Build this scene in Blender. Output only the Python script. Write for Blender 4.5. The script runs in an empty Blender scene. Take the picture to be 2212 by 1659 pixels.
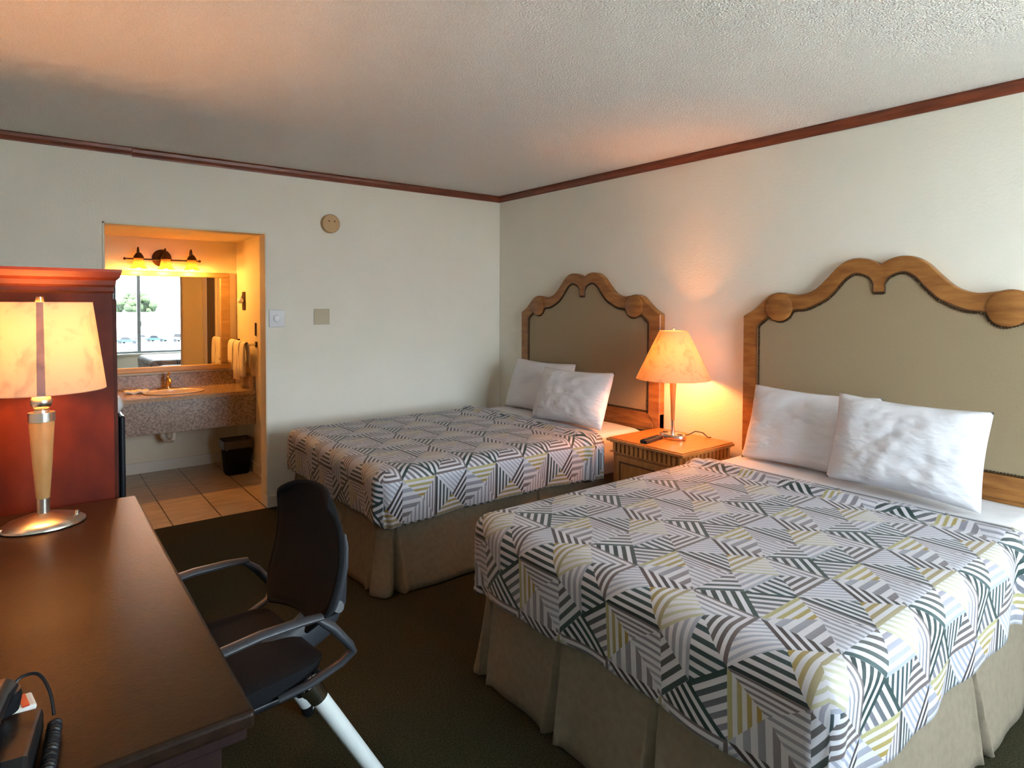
import bpy, bmesh, math, random
from mathutils import Vector, Matrix, noise
random.seed(7)
PI = math.pi
C = bpy.context.scene.collection
SC = bpy.context.scene

# ---------------------------------------------------------------- camera
F_PX, CX, CY = 1356.44, 1121.41, 694.19
YAW, PITCH, ROLL = 0.6633, -0.0273, 0.0029
CAM = Vector((-3.3897, -4.6302, 1.4654))
cam_d = bpy.data.cameras.new('camera'); cam = bpy.data.objects.new('camera', cam_d); C.objects.link(cam)
fw = Vector((math.sin(YAW)*math.cos(PITCH), math.cos(YAW)*math.cos(PITCH), math.sin(PITCH)))
rt = Vector((math.cos(YAW), -math.sin(YAW), 0)); up = rt.cross(fw)
r2 = rt*math.cos(ROLL) + up*math.sin(ROLL); u2 = -rt*math.sin(ROLL) + up*math.cos(ROLL)
M = Matrix((r2, u2, -fw)).transposed().to_4x4(); M.translation = CAM
cam.matrix_world = M
cam_d.sensor_width = 36; cam_d.lens = F_PX/2212*36
cam_d.shift_x = -(CX-1106)/2212; cam_d.shift_y = (CY-829.5)/2212
cam_d.clip_start = 0.05; cam_d.clip_end = 1000
SC.camera = cam

# ---------------------------------------------------------------- world, daylight, exposure
SKY = 9.0
w = bpy.data.worlds.new('sky'); SC.world = w; w.use_nodes = True
bg = w.node_tree.nodes['Background']
bg.inputs[0].default_value = (0.77, 0.90, 1.0, 1); bg.inputs[1].default_value = SKY
WX0, WX1, WZ0, WZ1, FRONT = -2.75, -0.35, 0.50, 2.28, -6.2
pl = bpy.data.lights.new('daylight_portal', 'AREA'); pl.shape = 'RECTANGLE'
pl.size = WX1-WX0; pl.size_y = WZ1-WZ0
try: pl.cycles.is_portal = True
except Exception: pass
po = bpy.data.objects.new('daylight_portal', pl); C.objects.link(po)
po.location = ((WX0+WX1)/2, FRONT-0.16, (WZ0+WZ1)/2); po.rotation_euler = (math.radians(90), 0, 0)
sl = bpy.data.lights.new('bounce_sun', 'SUN'); sl.energy = 26.0; sl.color = (1.0, .94, .84); sl.angle = .03
so = bpy.data.objects.new('bounce_sun', sl); C.objects.link(so)        # added sunlight from behind the building, bounced off the slab to brighten the ceiling
so.rotation_euler = Vector((0.15, -0.5, -0.866)).to_track_quat('-Z', 'Y').to_euler()
SC.view_settings.view_transform = 'Standard'; SC.view_settings.look = 'None'
SC.view_settings.gamma = 1; SC.view_settings.use_curve_mapping = False
SC.view_settings.exposure = 1.6
SC.cycles.use_denoising = True
SC.cycles.max_bounces = 12; SC.cycles.diffuse_bounces = 8; SC.cycles.glossy_bounces = 6
SC.cycles.transmission_bounces = 8; SC.cycles.transparent_max_bounces = 12
SC.cycles.sample_clamp_indirect = 8.0
SC.cycles.caustics_reflective = False; SC.cycles.caustics_refractive = False

def lamp(name, loc, power, col, r=0.03, parent=None):
    l = bpy.data.lights.new(name, 'POINT'); l.energy = power; l.color = col; l.shadow_soft_size = r
    o = bpy.data.objects.new(name, l); C.objects.link(o); o.location = loc
    if parent: o.parent = parent
    return o

# ---------------------------------------------------------------- materials
def nmat(name):
    m = bpy.data.materials.new(name); m.use_nodes = True
    return m, m.node_tree, m.node_tree.nodes['Principled BSDF']
def mat(name, col, rough=0.5, metal=0.0, var=0.0, scale=8.0, bump=0.0, bscale=60.0, stretch=(1, 1, 1), col2=None, spec=0.5, detail=4.0, bdist=0.01, coat=0.0, sheen=0.0, ramp=(0.35, 0.65)):
    m, t, b = nmat(name)
    b.inputs['Roughness'].default_value = rough; b.inputs['Metallic'].default_value = metal
    b.inputs['Specular IOR Level'].default_value = spec
    b.inputs['Coat Weight'].default_value = coat; b.inputs['Coat Roughness'].default_value = 0.12
    b.inputs['Sheen Weight'].default_value = sheen
    tc = t.nodes.new('ShaderNodeTexCoord'); mp = t.nodes.new('ShaderNodeMapping')
    mp.inputs['Scale'].default_value = stretch
    t.links.new(tc.outputs['Object'], mp.inputs[0])
    if col2 is None: col2 = tuple(c*(1-var) for c in col)
    n = t.nodes.new('ShaderNodeTexNoise'); n.inputs['Scale'].default_value = scale; n.inputs['Detail'].default_value = detail
    t.links.new(mp.outputs[0], n.inputs[0])
    cr = t.nodes.new('ShaderNodeValToRGB')
    cr.color_ramp.elements[0].position = ramp[0]; cr.color_ramp.elements[1].position = ramp[1]
    cr.color_ramp.elements[0].color = (*col2, 1); cr.color_ramp.elements[1].color = (*col, 1)
    t.links.new(n.outputs[0], cr.inputs[0]); t.links.new(cr.outputs[0], b.inputs['Base Color'])
    if bump:
        n2 = t.nodes.new('ShaderNodeTexNoise'); n2.inputs['Scale'].default_value = bscale; n2.inputs['Detail'].default_value = 3
        t.links.new(mp.outputs[0], n2.inputs[0])
        bp = t.nodes.new('ShaderNodeBump'); bp.inputs['Strength'].default_value = bump; bp.inputs['Distance'].default_value = bdist
        t.links.new(n2.outputs[0], bp.inputs['Height']); t.links.new(bp.outputs[0], b.inputs['Normal'])
    return m

m_wall = mat('wall_paint', (0.79, 0.765, 0.68), 0.85, var=0.03, scale=3, bump=0.18, bscale=70)
m_ceil = mat('popcorn_ceiling', (0.85, 0.82, 0.77), 0.95, var=0.12, scale=150, bump=0.8, bscale=130, bdist=0.02)
m_alcove = mat('alcove_paint', (0.76, 0.70, 0.56), 0.7, var=0.05, scale=4, bump=0.15, bscale=60)
m_crown = mat('dark_cherry_trim', (0.21, 0.050, 0.020), 0.4, var=0.45, scale=6, stretch=(1, 1, 12))
m_white = mat('white_paint', (0.72, 0.70, 0.64), 0.5, var=0.04)
m_carpet = mat('olive_carpet', (0.060, 0.053, 0.026), 0.95, scale=180, col2=(0.018, 0.016, 0.007), bump=0.9, bscale=420, bdist=0.01, spec=0.1)
m_cherry = mat('cherry_veneer', (0.088, 0.014, 0.005), 0.42, scale=5, col2=(0.048, 0.007, 0.003), stretch=(1.6, 1.6, 1), detail=8, spec=0.2)
m_cherry_d = mat('cherry_moulding', (0.10, 0.019, 0.008), 0.3, var=0.4, scale=8, stretch=(0.5, 1, 4))
m_desk = mat('espresso_laminate', (0.021, 0.0105, 0.0065), 0.36, var=0.35, spec=0.18, scale=60, bump=0.12, bscale=160, bdist=0.003)
m_desk_d = mat('espresso_panel', (0.022, 0.010, 0.009), 0.6, spec=0.15, var=0.3, scale=20)
m_oak = mat('honey_wood', (0.36, 0.150, 0.036), 0.38, scale=7, col2=(0.22, 0.080, 0.016), stretch=(1, 1, 5), detail=6)
m_oak2 = mat('nightstand_wood', (0.46, 0.20, 0.055), 0.32, scale=9, col2=(0.34, 0.135, 0.030), stretch=(1, 6, 1), detail=6)
m_oak_d = mat('nightstand_groove', (0.10, 0.040, 0.012), 0.5, var=0.3)
m_uphol = mat('tan_upholstery', (0.33, 0.25, 0.15), 0.9, var=0.10, scale=220, bump=0.25, bscale=400, bdist=0.003)
m_nail = mat('bronze_nailheads', (0.10, 0.06, 0.03), 0.35, 0.8, var=0.2)
m_sheet = mat('white_cotton', (0.64, 0.63, 0.65), 0.85, var=0.03, scale=5, bump=0.35, bscale=9, bdist=0.02)
m_pillow = mat('pillow_cotton', (0.70, 0.69, 0.73), 0.85, var=0.02, scale=5, bump=0.7, bscale=6, bdist=0.035, stretch=(1, 1, 2.2))
m_skirt = mat('taupe_bed_skirt', (0.185, 0.148, 0.102), 0.95, var=0.14, scale=40, bump=0.3, bscale=240, bdist=0.004)
m_black = mat('black_plastic', (0.010, 0.011, 0.013), 0.40, spec=0.3, var=0.2)
m_blackg = mat('glossy_black_plastic', (0.010, 0.011, 0.014), 0.2, var=0.2)
m_fabric = mat('black_fabric', (0.010, 0.010, 0.012), 0.95, var=0.4, scale=300, bump=0.5, bscale=500, bdist=0.002, spec=0.2)
m_gplast = mat('grey_plastic', (0.035, 0.038, 0.046), 0.4, var=0.15)
m_legp = mat('pale_grey_tube', (0.62, 0.66, 0.66), 0.4, var=0.05)
m_chrome = mat('chrome', (0.75, 0.75, 0.75), 0.12, 1.0, var=0.05)
m_brush = mat('brushed_nickel', (0.62, 0.58, 0.52), 0.28, 1.0, var=0.12, scale=30, stretch=(1, 1, 20))
m_maple = mat('maple_wood', (0.52, 0.31, 0.13), 0.4, scale=12, col2=(0.42, 0.23, 0.08), stretch=(2, 2, 0.6))
m_amber = mat('amber_wood', (0.46, 0.19, 0.05), 0.35, var=0.2, scale=12, stretch=(2, 2, 0.6))
m_bronze = mat('dark_bronze', (0.060, 0.032, 0.020), 0.35, 0.7, var=0.2)
m_frame = mat('tan_mirror_frame', (0.50, 0.33, 0.15), 0.4, var=0.25, scale=12, stretch=(0.5, 1, 3))
m_granite = mat('speckled_laminate', (0.37, 0.30, 0.25), 0.30, scale=70, col2=(0.14, 0.105, 0.085), detail=8)
m_counter = mat('counter_laminate', (0.52, 0.38, 0.26), 0.16, scale=60, col2=(0.36, 0.24, 0.15), detail=8, coat=0.3)
m_basin = mat('almond_basin', (0.70, 0.58, 0.42), 0.15, var=0.05)
m_brass = mat('antique_brass', (0.55, 0.40, 0.20), 0.25, 1.0, var=0.2)
m_towel = mat('white_terry', (0.80, 0.75, 0.66), 0.95, var=0.08, scale=90, bump=0.6, bscale=240, bdist=0.004)
m_beige = mat('beige_plastic', (0.50, 0.44, 0.30), 0.5, var=0.05)
m_orangeb = mat('yellowed_plastic', (0.52, 0.33, 0.15), 0.5, var=0.05)
m_platew = mat('grey_white_plastic', (0.62, 0.62, 0.64), 0.35, var=0.05)
m_pipe = mat('white_pipe', (0.72, 0.66, 0.55), 0.4, var=0.06)
m_bag = mat('clear_liner', (0.07, 0.06, 0.05), 0.3, var=0.2)
m_fridge = mat('black_enamel', (0.012, 0.014, 0.020), 0.35, var=0.2)
m_ice = mat('white_moulded_plastic', (0.80, 0.82, 0.86), 0.25, var=0.03)
m_curt = mat('slate_curtain', (0.085, 0.095, 0.105), 0.95, var=0.25, scale=40)
m_alu = mat('grey_aluminium', (0.30, 0.34, 0.36), 0.4, 0.3, var=0.1)
m_door = mat('dark_brown_door', (0.085, 0.040, 0.018), 0.45, var=0.3, scale=6, stretch=(4, 4, 0.5))
m_red = mat('red_plastic', (0.55, 0.03, 0.02), 0.3, var=0.1)
m_label = mat('paper_label', (0.75, 0.72, 0.68), 0.5, var=0.05)
m_asph = mat('asphalt', (0.20, 0.21, 0.22), 0.9, var=0.2, scale=0.4)
m_bounce = mat('bounce_concrete', (0.80, 0.80, 0.78), 0.9, var=0.08, scale=3)
m_grass = mat('dry_grass', (0.09, 0.085, 0.025), 0.95, var=0.4, scale=2)
m_leaf = mat('tree_leaves', (0.022, 0.045, 0.010), 0.8, var=0.7, scale=0.6)
m_bark = mat('tree_bark', (0.06, 0.045, 0.03), 0.9, var=0.3)
m_stucco = mat('white_stucco', (0.75, 0.77, 0.80), 0.9, var=0.05)
m_bluecar = mat('blue_car_paint', (0.007, 0.035, 0.085), 0.3, var=0.1)
m_silver = mat('silver_car_paint', (0.060, 0.075, 0.085), 0.35, var=0.1)
m_teal = mat('teal_car_paint', (0.010, 0.040, 0.050), 0.3, var=0.1)
m_cglass = mat('tinted_glass', (0.01, 0.012, 0.016), 0.1, var=0.1)
m_pole = mat('weathered_pole', (0.07, 0.06, 0.05), 0.9, var=0.2)

# tiles: 12 inch squares with dark grout
def tile_mat():
    m, t, b = nmat('ceramic_tile')
    geo = t.nodes.new('ShaderNodeNewGeometry'); mp = t.nodes.new('ShaderNodeMapping')
    mp.inputs['Location'].default_value = (2.6593+0.2966*20, -0.25+0.2966*20, 0); 
    t.links.new(geo.outputs['Position'], mp.inputs[0])
    sep = t.nodes.new('ShaderNodeSeparateXYZ'); t.links.new(mp.outputs[0], sep.inputs[0])
    outs = []
    for ax, wd in ((0, 0.006), (1, 0.0035)):
        md = t.nodes.new('ShaderNodeMath'); md.operation = 'PINGPONG'; md.inputs[1].default_value = 0.1483
        t.links.new(sep.outputs[ax], md.inputs[0])
        lt = t.nodes.new('ShaderNodeMath'); lt.operation = 'LESS_THAN'; lt.inputs[1].default_value = wd*0.6
        t.links.new(md.outputs[0], lt.inputs[0]); outs.append(lt)
    mx = t.nodes.new('ShaderNodeMath'); mx.operation = 'MAXIMUM'
    t.links.new(outs[0].outputs[0], mx.inputs[0]); t.links.new(outs[1].outputs[0], mx.inputs[1])
    n = t.nodes.new('ShaderNodeTexNoise'); n.inputs['Scale'].default_value = 9; n.inputs['Detail'].default_value = 6
    mp2 = t.nodes.new('ShaderNodeMapping'); mp2.inputs['Scale'].default_value = (0.6, 3, 1)
    t.links.new(geo.outputs['Position'], mp2.inputs[0]); t.links.new(mp2.outputs[0], n.inputs[0])
    cr = t.nodes.new('ShaderNodeValToRGB')
    cr.color_ramp.elements[0].position = 0.3; cr.color_ramp.elements[1].position = 0.7
    cr.color_ramp.elements[0].color = (0.36, 0.27, 0.18, 1); cr.color_ramp.elements[1].color = (0.56, 0.45, 0.32, 1)
    t.links.new(n.outputs[0], cr.inputs[0])
    mix = t.nodes.new('ShaderNodeMixRGB'); t.links.new(mx.outputs[0], mix.inputs[0])
    t.links.new(cr.outputs[0], mix.inputs[1]); mix.inputs[2].default_value = (0.035, 0.022, 0.013, 1)
    t.links.new(mix.outputs[0], b.inputs['Base Color'])
    b.inputs['Roughness'].default_value = 0.3
    return m
m_tile = tile_mat()

def shade_mat(name, col, trans, spots=True):
    m, t, b = nmat(name)
    out = t.nodes['Material Output']; t.nodes.remove(b)
    tc = t.nodes.new('ShaderNodeTexCoord')
    n = t.nodes.new('ShaderNodeTexNoise'); n.inputs['Scale'].default_value = 14; n.inputs['Detail'].default_value = 8
    n.inputs['Distortion'].default_value = 1.2
    t.links.new(tc.outputs['Object'], n.inputs[0])
    cr = t.nodes.new('ShaderNodeValToRGB'); cr.color_ramp.elements[0].position = 0.30; cr.color_ramp.elements[1].position = 0.5
    cr.color_ramp.elements[0].color = (*[c*0.72 for c in col], 1); cr.color_ramp.elements[1].color = (*col, 1)
    t.links.new(n.outputs[0], cr.inputs[0])
    d = t.nodes.new('ShaderNodeBsdfDiffuse'); tr = t.nodes.new('ShaderNodeBsdfTranslucent')
    t.links.new(cr.outputs[0], d.inputs[0]); t.links.new(cr.outputs[0], tr.inputs[0])
    mx = t.nodes.new('ShaderNodeMixShader'); mx.inputs[0].default_value = trans
    t.links.new(d.outputs[0], mx.inputs[1]); t.links.new(tr.outputs[0], mx.inputs[2]); t.links.new(mx.outputs[0], out.inputs[0])
    return m
m_shade = shade_mat('parchment_shade', (0.62, 0.53, 0.42), 0.42)
m_shade2 = shade_mat('parchment_shade_amber', (0.62, 0.49, 0.30), 0.42)
m_seam = shade_mat('shade_seam', (0.42, 0.34, 0.36), 0.5)
m_bell = shade_mat('amber_glass', (0.88, 0.62, 0.26), 0.6)

def emit_mat(name, col, s):
    m, t, b = nmat(name)
    b.inputs['Base Color'].default_value = (*col, 1)
    b.inputs['Emission Color'].default_value = (*col, 1); b.inputs['Emission Strength'].default_value = s
    return m
m_bulb = emit_mat('lit_bulb', (1.0, 0.72, 0.32), 4.0)

def glass_mat():
    m, t, b = nmat('window_glass')
    b.inputs['Base Color'].default_value = (0.97, 0.99, 1, 1); b.inputs['Roughness'].default_value = 0.0
    out = t.nodes['Material Output']
    tr = t.nodes.new('ShaderNodeBsdfTransparent'); gl = t.nodes.new('ShaderNodeBsdfGlossy'); gl.inputs['Roughness'].default_value = 0.02
    tr.inputs[0].default_value = (0.95, 0.97, 0.97, 1)
    mx = t.nodes.new('ShaderNodeMixShader'); mx.inputs[0].default_value = 0.05
    t.links.new(tr.outputs[0], mx.inputs[1]); t.links.new(gl.outputs[0], mx.inputs[2]); t.links.new(mx.outputs[0], out.inputs[0])
    t.nodes.remove(b)
    return m
m_glass = glass_mat()
m_mirror = mat('mirror_silver', (0.93, 0.93, 0.92), 0.0, 1.0, var=0.0)

# ---- quilt pattern: a repeating block of sixteen striped triangles
PX, PY = 0.385, 0.425
def pattern_mat():
    m, t, b = nmat('striped_quilt_print')
    N = t.nodes; L = t.links
    def math_(op, a, c=None, d=None):
        n = N.new('ShaderNodeMath'); n.operation = op
        for i, v in enumerate((a, c, d)):
            if v is None: continue
            if isinstance(v, (int, float)): n.inputs[i].default_value = v
            else: L.new(v, n.inputs[i])
        return n.outputs[0]
    uv = N.new('ShaderNodeUVMap'); uv.uv_map = 'cloth'
    sp = N.new('ShaderNodeSeparateXYZ'); L.new(uv.outputs[0], sp.inputs[0])
    lu = math_('FLOORED_MODULO', sp.outputs[0], PX)
    lv = math_('SUBTRACT', math_('FLOORED_MODULO', math_('ADD', sp.outputs[1], PY/2), PY), PY/2)
    cb = N.new('ShaderNodeCombineXYZ'); L.new(lu, cb.inputs[0]); L.new(lv, cb.inputs[1]); cb.inputs[2].default_value = 1
    def dot(k):
        n = N.new('ShaderNodeVectorMath'); n.operation = 'DOT_PRODUCT'; L.new(cb.outputs[0], n.inputs[0]); n.inputs[1].default_value = k
        return n.outputs['Value']
    a, h, mm = PX, PY/2, PX/2
    A, A2, B, Cc, C2, c1, c2, D, d1 = (0, 0), (a, 0), (mm, 0), (0, h), (a, h), (0, -h), (a, -h), (mm, h), (mm, -h)
    E, G, F, H = (0.105, 0.112), (0.117, -0.104), (a-0.085, -0.122), (a-0.098, 0.107)
    def line(p, q):    # signed distance to line through p, q as (x, y, 1) coefficients
        dx, dy = q[0]-p[0], q[1]-p[1]; l = math.hypot(dx, dy); nx, ny = -dy/l, dx/l
        return (nx, ny, -(nx*p[0]+ny*p[1]))
    ev = lambda k, p: k[0]*p[0]+k[1]*p[1]+k[2]
    EH = (E[0]+0.5*(H[0]-E[0]), E[1]+0.5*(H[1]-E[1]))
    GRN, BLK, BRN = (0.004, 0.040, 0.034), (0.008, 0.020, 0.022), (0.050, 0.030, 0.032)
    TAU, LIL, LGT = (0.165, 0.125, 0.125), (0.30, 0.27, 0.33), (0.42, 0.44, 0.53)
    GLD, KHK, PAL = (0.38, 0.24, 0.025), (0.46, 0.42, 0.20), (0.52, 0.49, 0.33)
    SLT = (0.055, 0.105, 0.110)
    # (triangle, direction from, to, number of stripes, ink at the near line, ink at the far corner, duty)
    T = [((A, Cc, E), E, A, 5.2, GRN, BLK, .52), ((A, B, E), E, B, 5.4, GRN, LIL, .50), ((Cc, D, E), Cc, E, 4.6, (.03, .075, .075), TAU, .48),
         ((D, E, H), E, H, 4.2, LGT, LIL, .5), ((E, B, H), EH, B, 6.4, (.02, .06, .065), (.03, .065, .075), .48), ((D, H, C2), D, H, 6.2, PAL, (.56, .54, .46), .42),
         ((C2, H, A2), C2, A2, 4.3, TAU, LGT, .42), ((H, A2, B), A2, B, 4.5, TAU, (.085, .085, .085), .52),
         ((A, B, G), A, B, 4.0, KHK, GLD, .50), ((B, G, d1), B, d1, 4.8, TAU, LIL, .46), ((A, G, c1), A, B, 5.4, LGT, TAU, .52),
         ((G, c1, d1), B, d1, 8.6, (.24, .215, .25), LGT, .44), ((A2, F, B), (F[0], F[1]), (B[0]+.03, B[1]-.045), 8.0, LGT, (.34, .36, .46), .44), ((B, F, d1), B, d1, 4.8, BLK, SLT, .50),
         ((F, c2, d1), d1, c2, 3.6, (.40, .34, .21), GLD, .5), ((A2, F, c2), A2, F, 5.2, BRN, (.035, .03, .032), .52)]
    WHITE = (0.47, 0.457, 0.50, 1)
    col = None
    for (tri, p, q, n, ca, cz, duty) in T:
        cen = (sum(v[0] for v in tri)/3, sum(v[1] for v in tri)/3)
        ds = []
        for i in range(3):
            k = line(tri[i], tri[(i+1) % 3])
            if ev(k, cen) < 0: k = tuple(-x for x in k)
            ds.append(dot(k))
        inside = math_('GREATER_THAN', math_('MINIMUM', math_('MINIMUM', ds[0], ds[1]), ds[2]), -0.0004)
        k = line(p, q)
        if ev(k, cen) < 0: k = tuple(-x for x in k)
        vals = [ev(k, v) for v in tri]; lo, hi = min(vals), max(vals)
        s = dot((k[0]/(hi-lo), k[1]/(hi-lo), (k[2]-lo)/(hi-lo)))
        ink = math_('LESS_THAN', math_('FRACT', math_('MULTIPLY', s, n)), duty)
        mi = N.new('ShaderNodeMixRGB'); L.new(s, mi.inputs[0]); mi.use_clamp = True
        mi.inputs[1].default_value = (*[c*.68 for c in ca], 1); mi.inputs[2].default_value = (*[c*.68 for c in cz], 1)
        mw = N.new('ShaderNodeMixRGB'); L.new(ink, mw.inputs[0]); mw.inputs[1].default_value = WHITE; L.new(mi.outputs[0], mw.inputs[2])
        mc = N.new('ShaderNodeMixRGB'); L.new(inside, mc.inputs[0])
        if col is None: mc.inputs[1].default_value = WHITE
        else: L.new(col, mc.inputs[1])
        L.new(mw.outputs[0], mc.inputs[2]); col = mc.outputs[0]
    L.new(col, b.inputs['Base Color'])
    b.inputs['Roughness'].default_value = 0.62; b.inputs['Sheen Weight'].default_value = 0.1
    tc = N.new('ShaderNodeTexCoord'); nz = N.new('ShaderNodeTexNoise'); nz.inputs['Scale'].default_value = 9; nz.inputs['Detail'].default_value = 3
    L.new(tc.outputs['Object'], nz.inputs[0])
    bp = N.new('ShaderNodeBump'); bp.inputs['Strength'].default_value = 0.25; bp.inputs['Distance'].default_value = 0.02
    L.new(nz.outputs[0], bp.inputs['Height']); L.new(bp.outputs[0], b.inputs['Normal'])
    return m
m_quilt = pattern_mat()

# ---------------------------------------------------------------- mesh helpers
class MB:
    def __init__(s): s.v = []; s.f = []
    def add(s, vs, fs):
        o = len(s.v); s.v += [tuple(p) for p in vs]; s.f += [tuple(i+o for i in f) for f in fs]
    def box(s, x0, x1, y0, y1, z0, z1):
        s.add([(x, y, z) for x in (x0, x1) for y in (y0, y1) for z in (z0, z1)],
              [(0, 1, 3, 2), (4, 6, 7, 5), (0, 4, 5, 1), (2, 3, 7, 6), (0, 2, 6, 4), (1, 5, 7, 3)]); return s
    def tube(s, pts, r, n=12, cap=True, flat=None):
        pts = [Vector(p) for p in pts]; rs = r if isinstance(r, (list, tuple)) else [r]*len(pts)
        prev = None; rings = []
        for i, p in enumerate(pts):
            d = (pts[min(i+1, len(pts)-1)]-pts[max(i-1, 0)]).normalized()
            if prev is None:
                ref = Vector((0, 0, 1)) if abs(d.z) < 0.9 else Vector((1, 0, 0))
                a = d.cross(ref).normalized()
            else: a = (prev-d*prev.dot(d)).normalized()
            prev = a; b = d.cross(a)
            fl = flat or 1
            rings.append([p+a*math.cos(2*PI*k/n)*rs[i]+b*math.sin(2*PI*k/n)*rs[i]*fl for k in range(n)])
        vs = [q for rg in rings for q in rg]; fs = []
        for i in range(len(rings)-1):
            for k in range(n): fs.append((i*n+k, i*n+(k+1) % n, (i+1)*n+(k+1) % n, (i+1)*n+k))
        if cap: fs += [tuple(range(n))[::-1], tuple((len(rings)-1)*n+k for k in range(n))]
        s.add(vs, fs); return s
    def lathe(s, prof, n=32, loc=(0, 0, 0), sx=1, sy=1, capb=True, capt=True):
        vs = [(loc[0]+r*sx*math.cos(2*PI*k/n), loc[1]+r*sy*math.sin(2*PI*k/n), loc[2]+z) for r, z in prof for k in range(n)]
        fs = []
        for i in range(len(prof)-1):
            for k in range(n): fs.append((i*n+k, i*n+(k+1) % n, (i+1)*n+(k+1) % n, (i+1)*n+k))
        if capb: fs.append(tuple(range(n))[::-1])
        if capt: fs.append(tuple((len(prof)-1)*n+k for k in range(n)))
        s.add(vs, fs); return s
    def ball(s, c, r, n=12, m=8, sc=(1, 1, 1)):
        prof = [(r*math.sin(PI*i/m), -r*math.cos(PI*i/m)) for i in range(m+1)]
        prof[0] = (r*0.01, -r); prof[-1] = (r*0.01, r)
        vs = [(c[0]+p*sc[0]*math.cos(2*PI*k/n), c[1]+p*sc[1]*math.sin(2*PI*k/n), c[2]+z*sc[2]) for p, z in prof for k in range(n)]
        fs = [(i*n+k, i*n+(k+1) % n, (i+1)*n+(k+1) % n, (i+1)*n+k) for i in range(m) for k in range(n)]
        fs += [tuple(range(n))[::-1], tuple(m*n+k for k in range(n))]
        s.add(vs, fs); return s
    def prism(s, poly, axis, a, b):
        n = len(poly)
        def P(u, v, w):
            return {'x': (w, u, v), 'y': (u, w, v), 'z': (u, v, w)}[axis]
        s.add([P(u, v, a) for u, v in poly]+[P(u, v, b) for u, v in poly],
              [tuple(range(n))[::-1], tuple(range(n, 2*n))]+[(i, (i+1) % n, n+(i+1) % n, n+i) for i in range(n)]); return s
    def grid(s, P, nu, nv, closed_u=False):
        vs = [P(i, j) for i in range(nu) for j in range(nv)]
        fs = []
        for i in range(nu if closed_u else nu-1):
            for j in range(nv-1):
                k = (i+1) % nu
                fs.append((i*nv+j, k*nv+j, k*nv+j+1, i*nv+j+1))
        s.add(vs, fs); return s
def recalc(me):
    bm = bmesh.new(); bm.from_mesh(me); bmesh.ops.recalc_face_normals(bm, faces=bm.faces); bm.to_mesh(me); bm.free()
def obj(name, mb, material, parent=None, bevel=0.0, smooth=False, solid=0.0, seg=2, sub=0, fix=True):
    me = bpy.data.meshes.new(name); me.from_pydata(mb.v, [], mb.f); me.update()
    if fix: recalc(me)
    me.materials.append(material)
    o = bpy.data.objects.new(name, me); C.objects.link(o)
    if parent is not None: o.parent = parent
    if smooth:
        for p in me.polygons: p.use_smooth = True
        try: me.set_sharp_from_angle(angle=math.radians(42))
        except Exception: pass
    if solid:
        md = o.modifiers.new('solid', 'SOLIDIFY'); md.thickness = solid; md.offset = 0
    if sub:
        md = o.modifiers.new('sub', 'SUBSURF'); md.levels = md.render_levels = sub
    if bevel:
        md = o.modifiers.new('bevel', 'BEVEL'); md.width = bevel; md.segments = seg; md.limit_method = 'ANGLE'; md.angle_limit = math.radians(50)
    return o
def box(x0, x1, y0, y1, z0, z1): return MB().box(x0, x1, y0, y1, z0, z1)
def thing(name, label, cat, loc=(0, 0, 0), rotz=0, group=None):
    o = bpy.data.objects.new(name, None); C.objects.link(o); o.location = loc; o.rotation_euler = (0, 0, rotz)
    o.empty_display_size = 0.05
    o['label'] = label; o['category'] = cat
    if group: o['group'] = group
    return o
def tag(o, label, cat, group=None):
    o['label'] = label; o['category'] = cat
    if group: o['group'] = group
    return o
def struct(name, mb, m, label=None, cat=None, parent=None, **k):
    o = obj(name, mb, m, parent, **k)
    if parent is None: o['kind'] = 'structure'
    if label: o['label'] = label
    if cat: o['category'] = cat
    return o
def local(o, x, y, z):  # move a part built in world numbers under a thing placed at (x, y, z)
    o.location = (-x, -y, -z); return o

# ================================================================ THE ROOM
H = 2.44
XL = -3.78                      # left wall
OX0, OX1, OZ = -3.026, -2.052, 1.968   # opening to the vanity alcove
AL_X0, AL_X1, AL_Y, AL_Z = -3.60, -1.86, 1.60, 2.03
WT = 0.12
struct('floor', box(XL-.1, .1, FRONT-.15, 0.0, -0.1, 0), m_carpet, 'dark olive green carpet covering the bedroom floor', 'carpet')
struct('floor.001', box(AL_X0-.1, AL_X1+.1, 0.0, AL_Y+.1, -0.1, 0), m_tile, 'beige square floor tiles with dark grout in the vanity alcove', 'tile floor')
struct('ceiling', box(XL-.1, .1, FRONT-.15, .12, H, H+.1), m_ceil, 'off-white popcorn textured ceiling of the bedroom', 'ceiling')
struct('ceiling.001', box(AL_X0-.1, AL_X1+.1, WT, AL_Y+.1, AL_Z, AL_Z+.1), m_alcove, 'low lit ceiling over the vanity alcove', 'ceiling')
struct('wall_right', box(0, .1, FRONT-.15, .12, 0, H), m_wall, 'long off-white wall behind the two headboards', 'wall')
bw = MB(); bw.box(XL, OX0, 0, WT, 0, H); bw.box(OX1, 0, 0, WT, 0, H); bw.box(OX0, OX1, 0, WT, OZ, H)
struct('wall_back', bw, m_wall, 'pale wall with the opening into the vanity alcove', 'wall')
struct('wall_left', box(XL-.1, XL, FRONT-.15, .12, 0, H), m_wall, 'off-white side wall behind the desk', 'wall')
fwall = MB()
fwall.box(XL, WX0, FRONT-.15, FRONT, 0, H); fwall.box(WX1, 0, FRONT-.15, FRONT, 0, H)
fwall.box(WX0, WX1, FRONT-.15, FRONT, 0, WZ0); fwall.box(WX0, WX1, FRONT-.15, FRONT, WZ1, H)
struct('wall_front', fwall, m_wall, 'window wall seen reflected in the vanity mirror', 'wall')
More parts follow.
